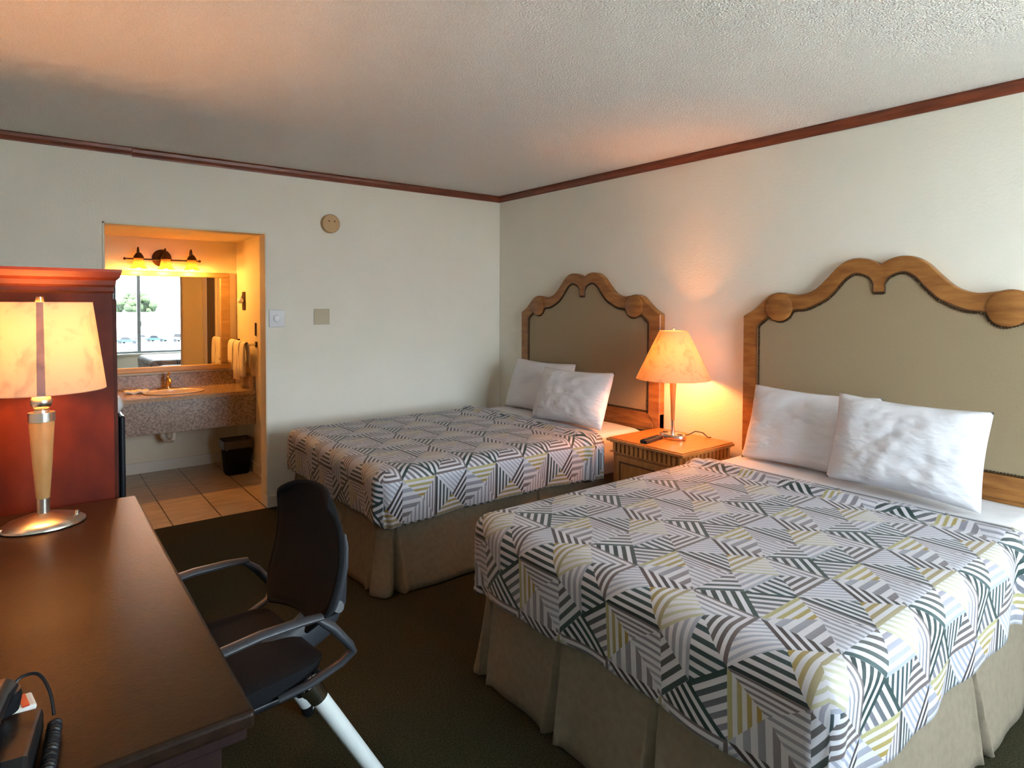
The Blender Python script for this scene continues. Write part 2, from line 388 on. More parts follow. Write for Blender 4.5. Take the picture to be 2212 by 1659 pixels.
# alcove walls; its right wall has a doorway near the opening
aw = MB(); DY0, DY1, DZ = 0.17, 0.74, 1.97
struct('wall_alcove_back', box(AL_X0, AL_X1, AL_Y, AL_Y+.1, 0, AL_Z+.02), m_alcove, 'cream wall behind the vanity and its mirror', 'wall')
struct('wall_alcove_left', box(AL_X0-.1, AL_X0, WT, AL_Y+.1, 0, AL_Z+.02), m_alcove, 'left side wall of the vanity alcove', 'wall')
ar = MB(); ar.box(AL_X1, AL_X1+.1, DY1, AL_Y+.1, 0, AL_Z+.02); ar.box(AL_X1, AL_X1+.1, WT, DY0, 0, AL_Z+.02); ar.box(AL_X1, AL_X1+.1, DY0, DY1, DZ, AL_Z+.02)
struct('wall_alcove_right', ar, m_alcove, 'right side wall of the alcove with the towel rail', 'wall')
d = struct('door_1', box(AL_X1+.03, AL_X1+.07, DY0+.004, DY1-.004, 0.008, DZ-.004), m_door, 'closed dark brown door in the alcove side wall', 'door', bevel=.003)
k = MB(); k.ball((AL_X1+.0, DY1-.06, 0.95), .024); k.tube([(AL_X1+.03, DY1-.06, .95), (AL_X1+.0, DY1-.06, .95)], .01)
obj('door_knob', k, m_brass, d, smooth=True)
dt = MB()
dt.box(AL_X1-.012, AL_X1, DY0-.05, DY0, 0, DZ+.05); dt.box(AL_X1-.012, AL_X1, DY1, DY1+.05, 0, DZ+.05); dt.box(AL_X1-.012, AL_X1, DY0, DY1, DZ, DZ+.05)
struct('trim_1', dt, m_alcove, 'painted casing around the alcove side door', 'door casing', bevel=.003)
# thin metal edge casing lining the opening
oc = MB(); oc.box(OX1-.012, OX1, -.006, WT+.006, .09, OZ); oc.box(OX0, OX0+.012, -.006, WT+.006, .09, OZ); oc.box(OX0, OX1, -.006, WT+.006, OZ-.012, OZ)
struct('trim_2', oc, m_alcove, 'narrow cream casing lining the alcove opening', 'door casing', bevel=.002)
def crown(name, p0, p1, face, zoff, label):
    prof = [(0, 0), (.020, 0), (.026, -.012), (.022, -.030), (.012, -.048), (.010, -.055), (0, -.055)]
    mb = MB(); 
    if face == 'y': mb.prism([(-a, H+b+zoff) for a, b in prof], 'x', p0, p1)
    else: mb.prism([(-a, H+b+zoff) for a, b in prof], 'y', p0, p1)
    return struct(name, mb, m_crown, label, 'crown trim')
crown('trim_3', -2.864, 0, 'y', 0, 'dark cherry crown strip above the alcove wall, longer right hand run')
crown('trim_4', XL, -2.866, 'y', .006, 'dark cherry crown strip above the alcove wall, short left hand run')
crown('trim_5', FRONT, -.027, 'x', 0, 'dark cherry crown strip along the wall over the headboards')
crownl = MB(); crownl.prism([(XL+a, H+b) for a, b in [(0, 0), (.02, 0), (.026, -.012), (.012, -.048), (0, -.055)]], 'y', FRONT, -.03)
struct('trim_6', crownl, m_crown, 'dark cherry crown strip along the left wall', 'crown trim')
bb = MB(); bb.box(OX1, -.0, -.012, 0, 0, .085); struct('baseboard_back', bb, m_white, 'low cream baseboard between the opening and the bed', 'baseboard', bevel=.004)
struct('baseboard_jamb', box(OX1-.012, OX1+.0, -.012, WT+.01, 0, .09), m_white, 'short baseboard return on the opening jamb', 'baseboard', bevel=.004)
struct('baseboard_right', box(-.012, 0, FRONT, -.015, 0, .085), m_white, 'low cream baseboard under the headboards', 'baseboard', bevel=.004)
struct('baseboard_front', box(XL, 0, FRONT, FRONT+.012, 0, .085), m_white, 'low cream baseboard under the window', 'baseboard', bevel=.004)
struct('baseboard_left', box(XL, XL+.012, FRONT+.015, 0, 0, .085), m_white, 'low cream baseboard along the desk wall', 'baseboard', bevel=.004)
struct('baseboard_alcove', box(AL_X0, AL_X1, AL_Y-.012, AL_Y, 0, .095), m_white, 'cream baseboard under the vanity', 'baseboard', bevel=.004)
struct('baseboard_alcove.001', box(AL_X1-.012, AL_X1, DY1+.05, AL_Y-.015, 0, .095), m_white, 'cream baseboard beside the black waste bin', 'baseboard', bevel=.004)

# window (seen in the mirror)
wf = MB(); fy0, fy1 = FRONT-.11, FRONT-.06
for a in ((WX0, WX0+.045), (WX1-.045, WX1)): wf.box(*a, fy0, fy1, WZ0, WZ1)
wf.box(WX0, WX1, fy0, fy1, WZ0, WZ0+.04); wf.box(WX0, WX1, fy0, fy1, WZ1-.04, WZ1)
win = struct('window_1', wf, m_alu, 'sliding window with grey frame reflected in the vanity mirror', 'window', bevel=.003)
obj('mullion', box(-1.745, -1.685, fy0-.005, fy1+.01, WZ0+.035, WZ1-.035), m_alu, win, bevel=.003)
obj('window_latch', box(-1.70, -1.675, fy1+.01, fy1+.03, 1.02, 1.12), m_alu, win, bevel=.004)
obj('window_pane', box(WX0+.04, -1.72, FRONT-.09, FRONT-.086, WZ0+.035, WZ1-.035), m_glass, win)
obj('window_pane', box(-1.71, WX1-.04, FRONT-.082, FRONT-.078, WZ0+.035, WZ1-.035), m_glass, win)
obj('window_sill', box(WX0-.03, WX1+.03, FRONT-.06, FRONT+.035, WZ0-.035, WZ0), m_white, win, bevel=.004)
# curtain
ct = MB(); n = 60
def cp(i, j):
    x = -2.90+0.80*i/(n-1); z = 2.36-1.98*j/24
    return (x, FRONT+.09+.028*math.sin(i*0.95)+.01*math.sin(i*.37+j*.15), z)
ct.grid(cp, n, 25)
cur = thing('curtain', 'dark slate pleated curtain beside the window, reflected in the mirror', 'curtain', (-2.6, FRONT+.09, 0))
local(obj('drape', ct, m_curt, cur, smooth=True, solid=.004), -2.6, FRONT+.09, 0)
rod = MB(); rod.tube([(-3.1, FRONT+.09, 2.37), (-.35, FRONT+.09, 2.37)], .012); 
for x in (-3.0, -.45): rod.tube([(x, FRONT, 2.37), (x, FRONT+.09, 2.37)], .008)
tag(obj('curtain_rod', rod, m_alu, smooth=True), 'thin grey rod carrying the slate curtain above the window', 'curtain rod')

# ================================================================ OUTSIDE (through the window, seen in the mirror)
GZ = -6.8
g = struct('ground', box(-250, 400, -520, -8, GZ-.5, GZ), m_asph, 'pale asphalt car park outside the window', 'ground')
wk = struct('ground.001', box(-12, 8, -10, FRONT-.16, -.12, -.02), m_bounce, 'unseen pale walkway slab added to bounce daylight onto the ceiling', 'walkway')  # slab added outside the window, pale so daylight bounces up to the ceiling
st = obj('grass_strip', box(-120, 150, -126, -86, GZ-.1, GZ+.04), m_grass); st['kind'] = 'structure'; st['label'] = 'yellowish strip of dry grass before the car park'; st['category'] = 'grass'
def car(x, y, rz, m, label, L=4.3, suv=False):
    t = thing('parked_car', label, 'car', (x, y, GZ+.0), rz, 'cars parked outside the window')
    hh = 1.0 if suv else .85
    body = [(-L/2, .35), (-L/2, hh*.8), (-L/2+.15, hh), (L*.16, hh), (L/2-.1, hh*.82), (L/2, .6), (L/2, .35)]
    b = MB(); b.prism(body, 'y', -.86, .86); obj('body', b, m, t, bevel=.08, smooth=True)
    ch = hh+(.72 if suv else .52)
    cab = [(-L*.40 if suv else -L*.34, hh), (-L*.34 if suv else -L*.2, ch), (L*.04, ch), (L*.2, hh)]
    b = MB(); b.prism(cab, 'y', -.74, .74); obj('cabin', b, m_cglass, t, bevel=.05, smooth=True)
    for sx in (-1, 1):
        for sy in (-1, 1):
            b = MB(); b.tube([(sx*L*.31, sy*.70, .34), (sx*L*.31, sy*.90, .34)], .34, 20); obj('wheel', b, m_black, t, smooth=True)
    return t
car(12.7, -141.9, .6, m_bluecar, 'blue car parked leftmost, seen in the mirror through the window', 4.6)
car(18.3, -146.2, .6, m_teal, 'teal car in the middle of the mirrored car park', 4.2)
car(22.9, -143.2, .6, m_silver, 'silver van parked nearest the curtain side edge of the mirrored window', 4.6, True)
car(16.6, -151.5, .6, m_silver, 'grey car half hidden behind the window mullion in the mirror', 4.3)
fn = thing('fence', 'thin rail fence across the mirrored car park', 'fence', (20, -176, GZ))
b = MB(); 
for z in (.5, .95): b.tube([(-25, 18, z), (25, -18, z)], .05, 6)
obj('rail', b, m_pole, fn)
for i in range(9):
    s = -1+i/4; b = MB(); b.tube([(25*s, -18*s, 0), (25*s, -18*s, 1.05)], .06, 6); obj('fence_post', b, m_pole, fn)
b = MB(); b.tube([(0, 0, 0), (0, 0, 11)], [.2, .13], 8)
up_ = thing('utility_pole', 'slim utility pole with a cross arm, mirrored beyond the cars', 'pole', (30.8, -206.5, GZ))
obj('pole', b, m_pole, up_)
b = MB(); b.tube([(-.2, 0, 5.9), (3.4, -1.4, 5.9)], .1, 6); obj('cross_arm', b, m_pole, up_)
bd = thing('building', 'long low white building behind the mirrored car park', 'building', (34, -262, GZ))
b = MB(); b.box(-45, 40, -6, 6, 0, 4.4); obj('wall', b, m_stucco, bd)
b = MB(); b.box(-46, 41, -7, 7, 4.4, 4.8); obj('roof', b, m_stucco, bd)
tr_ = thing('tree', 'bushy green tree rising beyond the car park in the mirror', 'tree', (31.5, -296, GZ))
b = MB(); b.tube([(0, 0, 0), (0, 0, 6)], [.6, .4], 8); obj('trunk', b, m_bark, tr_)
b = MB(); rr = random.Random(3)
for i in range(110):
    a = rr.uniform(0, 2*PI); q = rr.random()**.5*7.3; z = rr.uniform(5.2, 12.2)
    if z > 8: q *= max(.15, 1-((z-8)/5.2)**1.4)
    b.ball((q*math.cos(a), q*math.sin(a)*.8, z), rr.uniform(.9, 1.8), 7, 5)
o = obj('foliage', b, m_leaf, tr_)

# ================================================================ BEDS
def headboard(yc, label):
    t = thing('headboard', label, 'headboard', (0, yc, 0), 0, 'upholstered headboards')
    outer = [(0.753, .60), (0.753, 1.4), (0.693, 1.434), (0.642, 1.476), (0.592, 1.518), (0.535, 1.536), (0.475, 1.527), (0.401, 1.523), (0.328, 1.549), (0.266, 1.605), (0.211, 1.663), (0.160, 1.696), (0.105, 1.706), (0.048, 1.695), (0.0, 1.668)]
    inner = [(0.657, .725), (0.657, 1.345), (0.592, 1.398), (0.572, 1.387), (0.521, 1.374), (0.471, 1.396), (0.441, 1.435), (0.368, 1.444), (0.267, 1.492), (0.21, 1.545), (0.160, 1.602), (0.108, 1.627), (0.050, 1.606), (0.028, 1.572), (0.028, 1.529), (0, 1.529)]
    def smooth(pts, keep, n=5):
        out = []
        for i in range(len(pts)-1):
            if i in keep and i+1 in keep: out.append(pts[i]); continue
            p0 = pts[i] if i in keep else pts[max(i-1, 0)]; p1 = pts[i]; p2 = pts[i+1]; p3 = pts[i+1] if i+1 in keep else pts[min(i+2, len(pts)-1)]
            for k in range(n):
                u = k/n
                out.append(tuple(.5*((2*p1[c])+(-p0[c]+p2[c])*u+(2*p0[c]-5*p1[c]+4*p2[c]-p3[c])*u*u+(-p0[c]+3*p1[c]-3*p2[c]+p3[c])*u**3) for c in (0, 1)))
        out.append(pts[-1]); return out
    o_ = smooth(outer, {0, 1, 14}); i_ = smooth(inner, {0, 1, 2, 13, 14, 15})
    def resample(pts, idx, n):
        seg = pts; L = [0]
        for a, b_ in zip(seg, seg[1:]): L.append(L[-1]+math.dist(a, b_))
        res = []
        for k in range(n+1):
            s = L[-1]*k/n; j = 0
            while j < len(L)-2 and L[j+1] < s: j += 1
            u = (s-L[j])/max(L[j+1]-L[j], 1e-9); res.append((seg[j][0]+(seg[j+1][0]-seg[j][0])*u, seg[j][1]+(seg[j+1][1]-seg[j][1])*u))
        return res
    def near(pts, p): return min(range(len(pts)), key=lambda k: math.dist(pts[k], p))
    ao = [0, near(o_, (.753, 1.4)), near(o_, (.475, 1.527)), near(o_, (.266, 1.605)), near(o_, (.105, 1.706)), len(o_)-1]
    ai = [0, near(i_, (.657, 1.345)), near(i_, (.441, 1.435)), near(i_, (.21, 1.545)), near(i_, (.108, 1.627)), len(i_)-1]
    so, si = [], []
    for k, nn in enumerate((2, 26, 14, 12, 20)):
        a = resample(o_[ao[k]:ao[k+1]+1], None, nn); c = resample(i_[ai[k]:ai[k+1]+1], None, nn)
        so += a[(1 if k else 0):]; si += c[(1 if k else 0):]
    # mirror to a full open arch, then close along the bottom rail
    full_o = so+[(-y, z) for y, z in so[-2::-1]]; full_i = si+[(-y, z) for y, z in si[-2::-1]]
    xb, xf = -.001, -.05
    mb = MB(); n = len(full_o)
    rows = [(full_o, xb), (full_o, xf+.006), ([(y*.994, z-.005 if z > .61 else z) for y, z in full_o], xf), ([(y, z) for y, z in full_i], xf-.004), (full_i, xf+.022)]
    for (A_, xa), (B_, xb_) in zip(rows, rows[1:]):
        vs = [(xa, y, z) for y, z in A_]+[(xb_, y, z) for y, z in B_]
        mb.add(vs, [(i, i+1, n+i+1, n+i) for i in range(n-1)])
    obj('frame', mb, m_oak, t, smooth=True)
    mb = MB(); mb.box(xf+.002, xb, -.753, .753, .60, .725); mb.box(xf-.006, xf+.01, -.70, .70, .62, .66)
    obj('bottom_rail', mb, m_oak, t, bevel=.004)
    pn = MB(); poly = full_i
    vs = [(xf+.012, y, z) for y, z in poly]+[(xb, y, z) for y, z in poly]; m_ = len(poly)
    # puffed upholstery: rings toward the centre
    cen = (0, 1.05); rings = []
    for s_, dx in ((1, .012), (.985, .004)):
        rings.append([(xf+dx, cen[0]+(y-cen[0])*s_, cen[1]+(z-cen[1])*s_) for y, z in poly])
    fl = [q for rg in rings for q in rg]; fs = []
    for i in range(len(rings)-1):
        for k in range(m_): fs.append((i*m_+k, i*m_+(k+1) % m_, (i+1)*m_+(k+1) % m_, (i+1)*m_+k))
    fs.append(tuple((len(rings)-1)*m_+k for k in range(m_)))
    pn.add(fl, fs); obj('upholstered_panel', pn, m_uphol, t)
    # nailheads following the inner edge
    nb = MB(); path = [(y*.985, z-.006) for y, z in full_i]
    closed = path+[(path[-1][0], .733), (path[0][0], .733)]
    closed[0] = (closed[0][0], .733); acc = 0
    pts = closed+[closed[0]]
    for a, c in zip(pts, pts[1:]):
        l = math.dist(a, c)
        while acc < l:
            u = acc/max(l, 1e-9); y, z = a[0]+(c[0]-a[0])*u, a[1]+(c[1]-a[1])*u
            nb.ball((xf-.001, y, z), .0056, 6, 4, (.7, 1, 1)); acc += .0125
        acc -= l
    nh = obj('nailhead_trim', nb, m_nail, t, smooth=True); nh['kind'] = 'stuff'
    bead = MB(); bead.tube([(xf-.001, y*1.005, z+.003) for y, z in full_i], .0042, 6); obj('bead_moulding', bead, m_oak_d, t, smooth=True)
    for s in (-1, 1):
        r = MB(); r.lathe([(.078, 0), (.078, .006), (.070, .010), (.001, .011)], 32)
        r.v = [(xf-.002-z, s*.525+y, 1.452+x) for x, y, z in r.v]; obj('rosette', r, m_oak, t, smooth=True)
    return t
headboard(-1.140, 'arched wooden headboard with tan panel behind the far bed, nearer the room corner')
headboard(-3.267, 'arched wooden headboard with tan panel behind the near bed, cut by the photo edge')

TOPZ, XFOOT, HALF, R = .635, -1.945, .655, .075
def bed(yc, label, fx=0.0):
    t = thing('bed', label, 'bed', (0, yc, 0), 0, 'double beds')
    # mattress with white sheet
    mb = MB()
    hw, x0, x1, z1, r = .685, -1.985+fx, -.055, .618, .06
    n = 14
    prof = [(hw, .36)]+[(hw-r+r*math.cos(a), z1-r+r*math.sin(a)) for a in [PI/2*k/8 for k in range(9)]]
    prof = prof+[(y, z1+.004) for y in (.45, .2, 0, -.2, -.45)]+[(-y, z) for y, z in prof[::-1]]
    xs = [x0+(x1-x0)*k/40 for k in range(41)]
    rows = []
    for x in xs:
        e = min(1, (x1-x)/.06) if x > x1-.06 else 1
        q_ = max(0, (x0+.13-x)/.13); rows.append([(x, y*(1-.06*q_**3)+(.003*math.sin(x*23)), z-(1-e)*.03-(.11*q_**2.2 if z > .5 else 0)) for y, z in prof])
    vs = [p for rw in rows for p in rw]; m_ = len(prof)
    fs = [(i*m_+k, i*m_+k+1, (i+1)*m_+k+1, (i+1)*m_+k) for i in range(len(rows)-1) for k in range(m_-1)]
    fs += [tuple(range(m_))[::-1], tuple((len(rows)-1)*m_+k for k in range(m_))]
    mb.add(vs, fs); obj('mattress', mb, m_sheet, t, smooth=True)['label'] = 'mattress under a white sheet'
    obj('box_spring', box(-1.94+fx, -.07, -.66, .66, .10, .33), m_skirt, t, bevel=.02)
    # skirt: foot + sides, box pleats
    sk = MB(); hs = .665
    path = []
    xh = -.06; xf = -1.965+fx; rc = .04
    def addp(p, nrm): path.append((p, nrm))
    L1 = xh-(xf+rc); step = .007
    k = 0
    while k*step < L1: addp((xh-k*step, -hs), (0, -1)); k += 1
    for a in range(1, 8): th = PI/2*a/8; addp((xf+rc-rc*math.sin(th), -hs+rc-rc*math.cos(th)), (-math.sin(th), -math.cos(th)))
    L2 = 2*(hs-rc); k = 0
    while k*step < L2: addp((xf, -hs+rc+k*step), (-1, 0)); k += 1
    for a in range(1, 8): th = PI/2*a/8; addp((xf+rc-rc*math.cos(th), hs-rc+rc*math.sin(th)), (-math.cos(th), math.sin(th)))
    k = 0
    while k*step < L1: addp((xf+rc+k*step, hs), (0, 1)); k += 1
    S = [0]
    for (a, _), (c, _) in zip(path, path[1:]): S.append(S[-1]+math.dist(a, c))
    pleats = []
    for cidx in (L1+rc*.78, L1+L2+rc*2.2): pleats += [cidx-.04, cidx+.06]
    pleats += [L1+.06+L2*.34, L1+.06+L2*.67, L1*.5, L1+L2+.12+L1*.5]
    def sp(i, j):
        (x, y), (nx, ny) = path[i]; s = S[i]; v = j/12; z = .40-.385*v
        out = .004+.055*v+.008*v*math.sin(s*7+yc*3)+.004*v*math.sin(s*23+1)
        for p in pleats:
            dd = s-p; wd = .005+.013*v
            out -= (.055*v+.004)*math.exp(-(dd/wd)**2); out += .016*v*math.exp(-((abs(dd)-wd*1.7)/(wd*.9))**2)
        z += .012*v*math.sin(s*2.9+yc)*.6
        return (x+nx*out, y+ny*out, max(z, .008))
    sk.grid(sp, len(path), 13); obj('bed_skirt', sk, m_skirt, t, smooth=True, solid=.003)
    return t
bed(-1.09, 'far double bed with taupe pleated skirt, beside the corner wall', -.03)
bed(-3.270, 'near double bed with taupe pleated skirt, in the right foreground')

def spread(yc, u0, v0, label, seed, D=.345, XFOOT=-1.945):
    h = .0145
    nd = int(round(D/h)); h = D/nd
    L = -.50-XFOOT; nL = int(round(L/h)); hx = L/nL
    nW = int(round(2*HALF/h)); hy = 2*HALF/nW
    Us = [-D+i*h for i in range(nd)]+[i*hx for i in range(nL+1)]
    Vs = [-HALF-D+i*h for i in range(nd)]+[-HALF+i*hy for i in range(nW+1)]+[HALF+(i+1)*h for i in range(nd)]
    arc = R*PI/2
    def hv(d_):
        if d_ < arc: a = d_/R; return R*math.sin(a), R*(1-math.cos(a))
        e = d_-arc; return R-.01*e, R+e
    def P(U, V):
        du = max(0, -U); sv = -1 if V < 0 else 1; dv = max(0, abs(V)-HALF)
        x = XFOOT+max(U, 0); y = max(-HALF, min(HALF, V)); z = TOPZ
        n1 = noise.noise(Vector((U*2.2+seed, V*2.2, 0)))
        if du == 0 and dv == 0:
            z += .004*n1
        else:
            if du > 0 and dv > 0:
                dm = max(du, dv); t_ = min(du, dv)/dm
                th = PI/4*t_ if du >= dv else PI/2-PI/4*t_
                dirx, diry = -math.cos(th), sv*math.sin(th); ex = .05*math.sin(2*th)
            elif du > 0: dm, dirx, diry, ex = du, -1, 0, 0
            else: dm, dirx, diry, ex = dv, 0, sv, 0
            ho, ve = hv(dm); f = min(1, dm/D)
            al = (V if du > dv else U)
            ho += f*(.010*math.sin(al*9+seed)+.006*math.sin(al*21+seed*2)) - .010*f*f
            ve = ve*(1+ex)+f*.010*math.sin(al*4.3+seed)
            x += dirx*ho; y += diry*ho; z -= ve
            z += .004*n1
        # turned fold near the head
        g_ = U-(L-.145); cx = .012*math.sin(V*6+seed)
        bulge = .022*math.exp(-((g_-cx-.02)/.028)**2)-.006*math.exp(-((g_-cx+.03)/.02)**2)
        k_ = 1-.0*f if (du or dv) else 1
        if dv > 0: y += sv*bulge*min(1, dv/.1)+0; z += bulge*max(0, 1-dv/.1)
        else: z += bulge
        if dv > arc and U > L-.16: y += sv*.006*math.sin(U*160); 
        return (x, yc*0+y, z)
    idx = {}; vs = []
    for i, U in enumerate(Us):
        for j, V in enumerate(Vs): idx[i, j] = len(vs); vs.append(P(U, V))
    faces = []; uvs = []
    def uvof(U, V, du_dom):
        du = max(0, -U); sv = -1 if V < 0 else 1; dv = max(0, abs(V)-HALF)
        if du > 0 and dv > 0:
            dm = max(du, dv); t_ = min(du, dv)/dm
            side = R*PI/4*t_*min(1, dm/arc)
            if du_dom: u, v = -dm, sv*(HALF+side)
            else: u, v = -side, sv*(HALF+dm)
        else: u, v = U, V
        return (XFOOT+u-u0, yc+v-v0)
    ni, nj = len(Us), len(Vs)
    for i in range(ni-1):
        for j in range(nj-1):
            q = [(i, j), (i+1, j), (i+1, j+1), (i, j+1)]
            uc, vc = (Us[i]+Us[i+1])/2, (Vs[j]+Vs[j+1])/2
            du, dv = max(0, -uc), max(0, abs(vc)-HALF)
            if du > 0 and dv > 0 and abs(du-dv) < h*.4:
                tris = ([q[0], q[1], q[2]], [q[0], q[2], q[3]]) if vc < 0 else ([q[0], q[1], q[3]], [q[1], q[2], q[3]])
            else: tris = (q,)
            for tq in tris:
                uu = sum(Us[a] for a, _ in tq)/len(tq); vv = sum(Vs[b_] for _, b_ in tq)/len(tq)
                dom = -uu > abs(vv)-HALF
                faces.append([idx[k_] for k_ in tq]); uvs.append([uvof(Us[a], Vs[b_], dom) for a, b_ in tq])
    me = bpy.data.meshes.new('bedspread'); me.from_pydata(vs, [], faces); me.update()
    ul = me.uv_layers.new(name='cloth'); li = 0
    for p, uvl in zip(me.polygons, uvs):
        for k_, c_ in zip(p.loop_indices, uvl): ul.data[k_].uv = c_
        p.use_smooth = True
    me.materials.append(m_quilt)
    o = bpy.data.objects.new('bedspread', me); C.objects.link(o); o.location = (0, yc, 0)
    md = o.modifiers.new('solid', 'SOLIDIFY'); md.thickness = .004; md.offset = -1
    tag(o, label, 'bedspread', 'striped bedspreads')
    return o
spread(-1.09, -1.93, -1.84, 'geometric striped bedspread on the far bed beside the corner', 1.3, .315, -1.975)
spread(-3.270, -1.486, -3.730, 'geometric striped bedspread on the near bed in the foreground', 4.7)

def pillow(loc, w_, h_, th, lean, yaw, roll, label, seed, ears=(1, 1, 1, 1)):
    # local frame: width along Y, height up Z, thickness along X
    NU, NV = 44, 32
    mb = MB(); vs = []; fs = []
    def side(sg):
        base = len(vs)
        for i in range(NU+1):
            for j in range(NV+1):
                u = -1+2*i/NU; v = -1+2*j/NV
                e = (1-abs(u)**3.2)**.55*(1-abs(v)**3.2)**.55 if abs(u) < 1 and abs(v) < 1 else 0
                cu = 1-.045*(1-v*v)**1.0*abs(u)**3 + .0; cv = 1-.085*(1-u*u)*abs(v)**3
                y = u*w_/2*(cu-.0); z = v*h_/2*cv
                ear = [ears[0], ears[1], ears[2], ears[3]][(0 if u < 0 else 1)+(0 if v > 0 else 2)]
                cr = (abs(u)*abs(v))**6*.012; y *= 1-cr; z *= 1-cr
                nn = noise.noise(Vector((u*2.1+seed, v*1.7+seed*2, sg*3)))*.016+noise.noise(Vector((u*5+seed, v*4.0+u*3, sg)))*.006
                # creases running from the corners
                cre = -.008*math.exp(-((u*.8+v*1.0-.25+.1*math.sin(u*4+seed))/.06)**2)*math.exp(-((u-.1)/.5)**2)
                x = -sg*(th/2*e+e*(nn+cre))
                z -= .03*h_*0
                vs.append((x, y, z))
        for i in range(NU):
            for j in range(NV):
                a = base+i*(NV+1)+j; fs.append((a, a+NV+1, a+NV+2, a+1) if sg > 0 else (a, a+1, a+NV+2, a+NV+1))
    side(1); side(-1)
    mb.add(vs, fs)
    o = obj('pillow', mb, m_pillow, smooth=False)
    bm = bmesh.new(); bm.from_mesh(o.data); bmesh.ops.remove_doubles(bm, verts=bm.verts, dist=1e-5); bmesh.ops.recalc_face_normals(bm, faces=bm.faces); bm.to_mesh(o.data); bm.free()
    for p in o.data.polygons: p.use_smooth = True
    o.location = loc; o.rotation_euler = (roll, lean, yaw); o.rotation_mode = 'XYZ'
    return tag(o, label, 'pillow', 'white pillows on the beds')
pillow((-.22, -.83, .82), .72, .42, .15, .33, 0, 0, 'white pillow at the back of the far bed, half hidden and nearest the corner', 1.0)
pillow((-.38, -1.375, .815), .72, .40, .16, .35, 0, -.02, 'white pillow in front on the far bed, nearer the lamp', 2.4)
pillow((-.22, -3.00, .82), .68, .42, .15, .33, 0, 0, 'white pillow on the near bed beside the nightstand, partly covered', 3.1)
pillow((-.385, -3.515, .845), .62, .41, .16, .26, 0, .02, 'white wrinkled pillow in front on the near bed, largest in the photo', 5.2, (1.6, 1, 1, 1))

# ================================================================ NIGHTSTAND
NSX0, NSX1, NSY0, NSY1, NSZ = -.53, -.03, -2.455, -1.865, .632
ns = thing('nightstand', 'honey-coloured wooden nightstand with fluted frieze between the two beds', 'nightstand', (-.28, -2.16, 0))
def nsp(o): return local(o, -.28, -2.16, 0)
nsp(obj('body', box(NSX0+.035, NSX1-.005, NSY0+.03, NSY1-.03, .05, NSZ-.022), m_oak2, ns, bevel=.004))
tp = MB(); tp.box(NSX0, NSX1, NSY0, NSY1, NSZ-.022, NSZ-.006); tp.box(NSX0+.012, NSX1, NSY0+.012, NSY1-.012, NSZ-.008, NSZ)
nsp(obj('top', tp, m_oak2, ns, bevel=.003))
fz = MB(); fz.box(NSX0+.018, NSX1-.01, NSY0+.015, NSY1-.015, NSZ-.092, NSZ-.086); fz.box(NSX0+.018, NSX1-.01, NSY0+.015, NSY1-.015, NSZ-.030, NSZ-.022)
nfl = 15
for k in range(nfl):
    y = NSY0+.045+(NSY1-NSY0-.09)*k/(nfl-1); fz.tube([(NSX0+.032, y, NSZ-.086), (NSX0+.032, y, NSZ-.03)], .0125, 8)
nx_ = 12
for k in range(nx_):
    x = NSX0+.055+(NSX1-NSX0-.085)*k/(nx_-1)
    for y in (NSY0+.026, NSY1-.026): fz.tube([(x, y, NSZ-.086), (x, y, NSZ-.03)], .0125, 8)
nsp(obj('fluted_frieze', fz, m_oak2, ns, smooth=True))
for zz0, zz1 in ((.10, .30), (.325, .525)):
    dr = MB(); dr.box(NSX0+.022, NSX0+.04, NSY0+.06, NSY1-.06, zz0, zz1)
    dw = nsp(obj('drawer', dr, m_oak2, ns, bevel=.004))
    g_ = MB()
    for a in ((NSY0+.095, NSY1-.095, zz1-.042, zz1-.034), (NSY0+.095, NSY1-.095, zz0+.034, zz0+.042)): g_.box(NSX0+.0195, NSX0+.03, *a)
    for a in ((NSY0+.095, NSY0+.103), (NSY1-.103, NSY1-.095)): g_.box(NSX0+.0195, NSX0+.03, *a, zz0+.034, zz1-.034)
    obj('inset_line', g_, m_oak_d, dw)
    kb = MB(); kb.ball((NSX0+.008, (NSY0+NSY1)/2, (zz0+zz1)/2), .014); obj('knob', kb, m_brass, dw, smooth=True)
nsp(obj('plinth', box(NSX0+.025, NSX1-.005, NSY0+.02, NSY1-.02, 0.001, .05), m_oak2, ns, bevel=.004))

# ================================================================ LAMPS
LX, LY, LZ = -.24, -2.155, NSZ
nl = thing('table_lamp', 'lit table lamp with wide cone shade and slim wooden stem on the nightstand', 'lamp', (LX, LY, LZ))
b = MB(); b.lathe([(.086, 0), (.090, .004), (.090, .026), (.084, .032), (.02, .034)], 40, sx=.62, sy=1.0); obj('base', b, m_brush, nl, smooth=True)
for s in (-1, 1):
    b = MB(); b.lathe([(.017, .0325), (.017, .0355), (.001, .036)], 20, loc=(0, s*.055, 0)); obj('outlet_socket', b, m_bronze, nl, smooth=True)
b = MB(); b.lathe([(.012, .03), (.011, .10), (.012, .115)], 20); obj('metal_collar', b, m_chrome, nl, smooth=True)
b = MB(); b.lathe([(.011, .112), (.014, .20), (.020, .33), (.021, .37), (.012, .40), (.007, .41)], 20); obj('stem', b, m_amber, nl, smooth=True)
b = MB(); b.lathe([(.226, .372), (.226, .376), (.087, .668), (.087, .672)], 64, capb=False, capt=False); obj('lamp_shade', b, m_shade2, nl, smooth=True, solid=.0015)
b = MB(); b.tube([(-.087, 0, .66), (.087, 0, .66)], .0025, 6); b.tube([(0, -.087, .66), (0, .087, .66)], .0025, 6); b.tube([(0, 0, .655), (0, 0, .678)], .005, 8); b.ball((0, 0, .684), .009)
obj('finial', b, m_brush, nl, smooth=True)
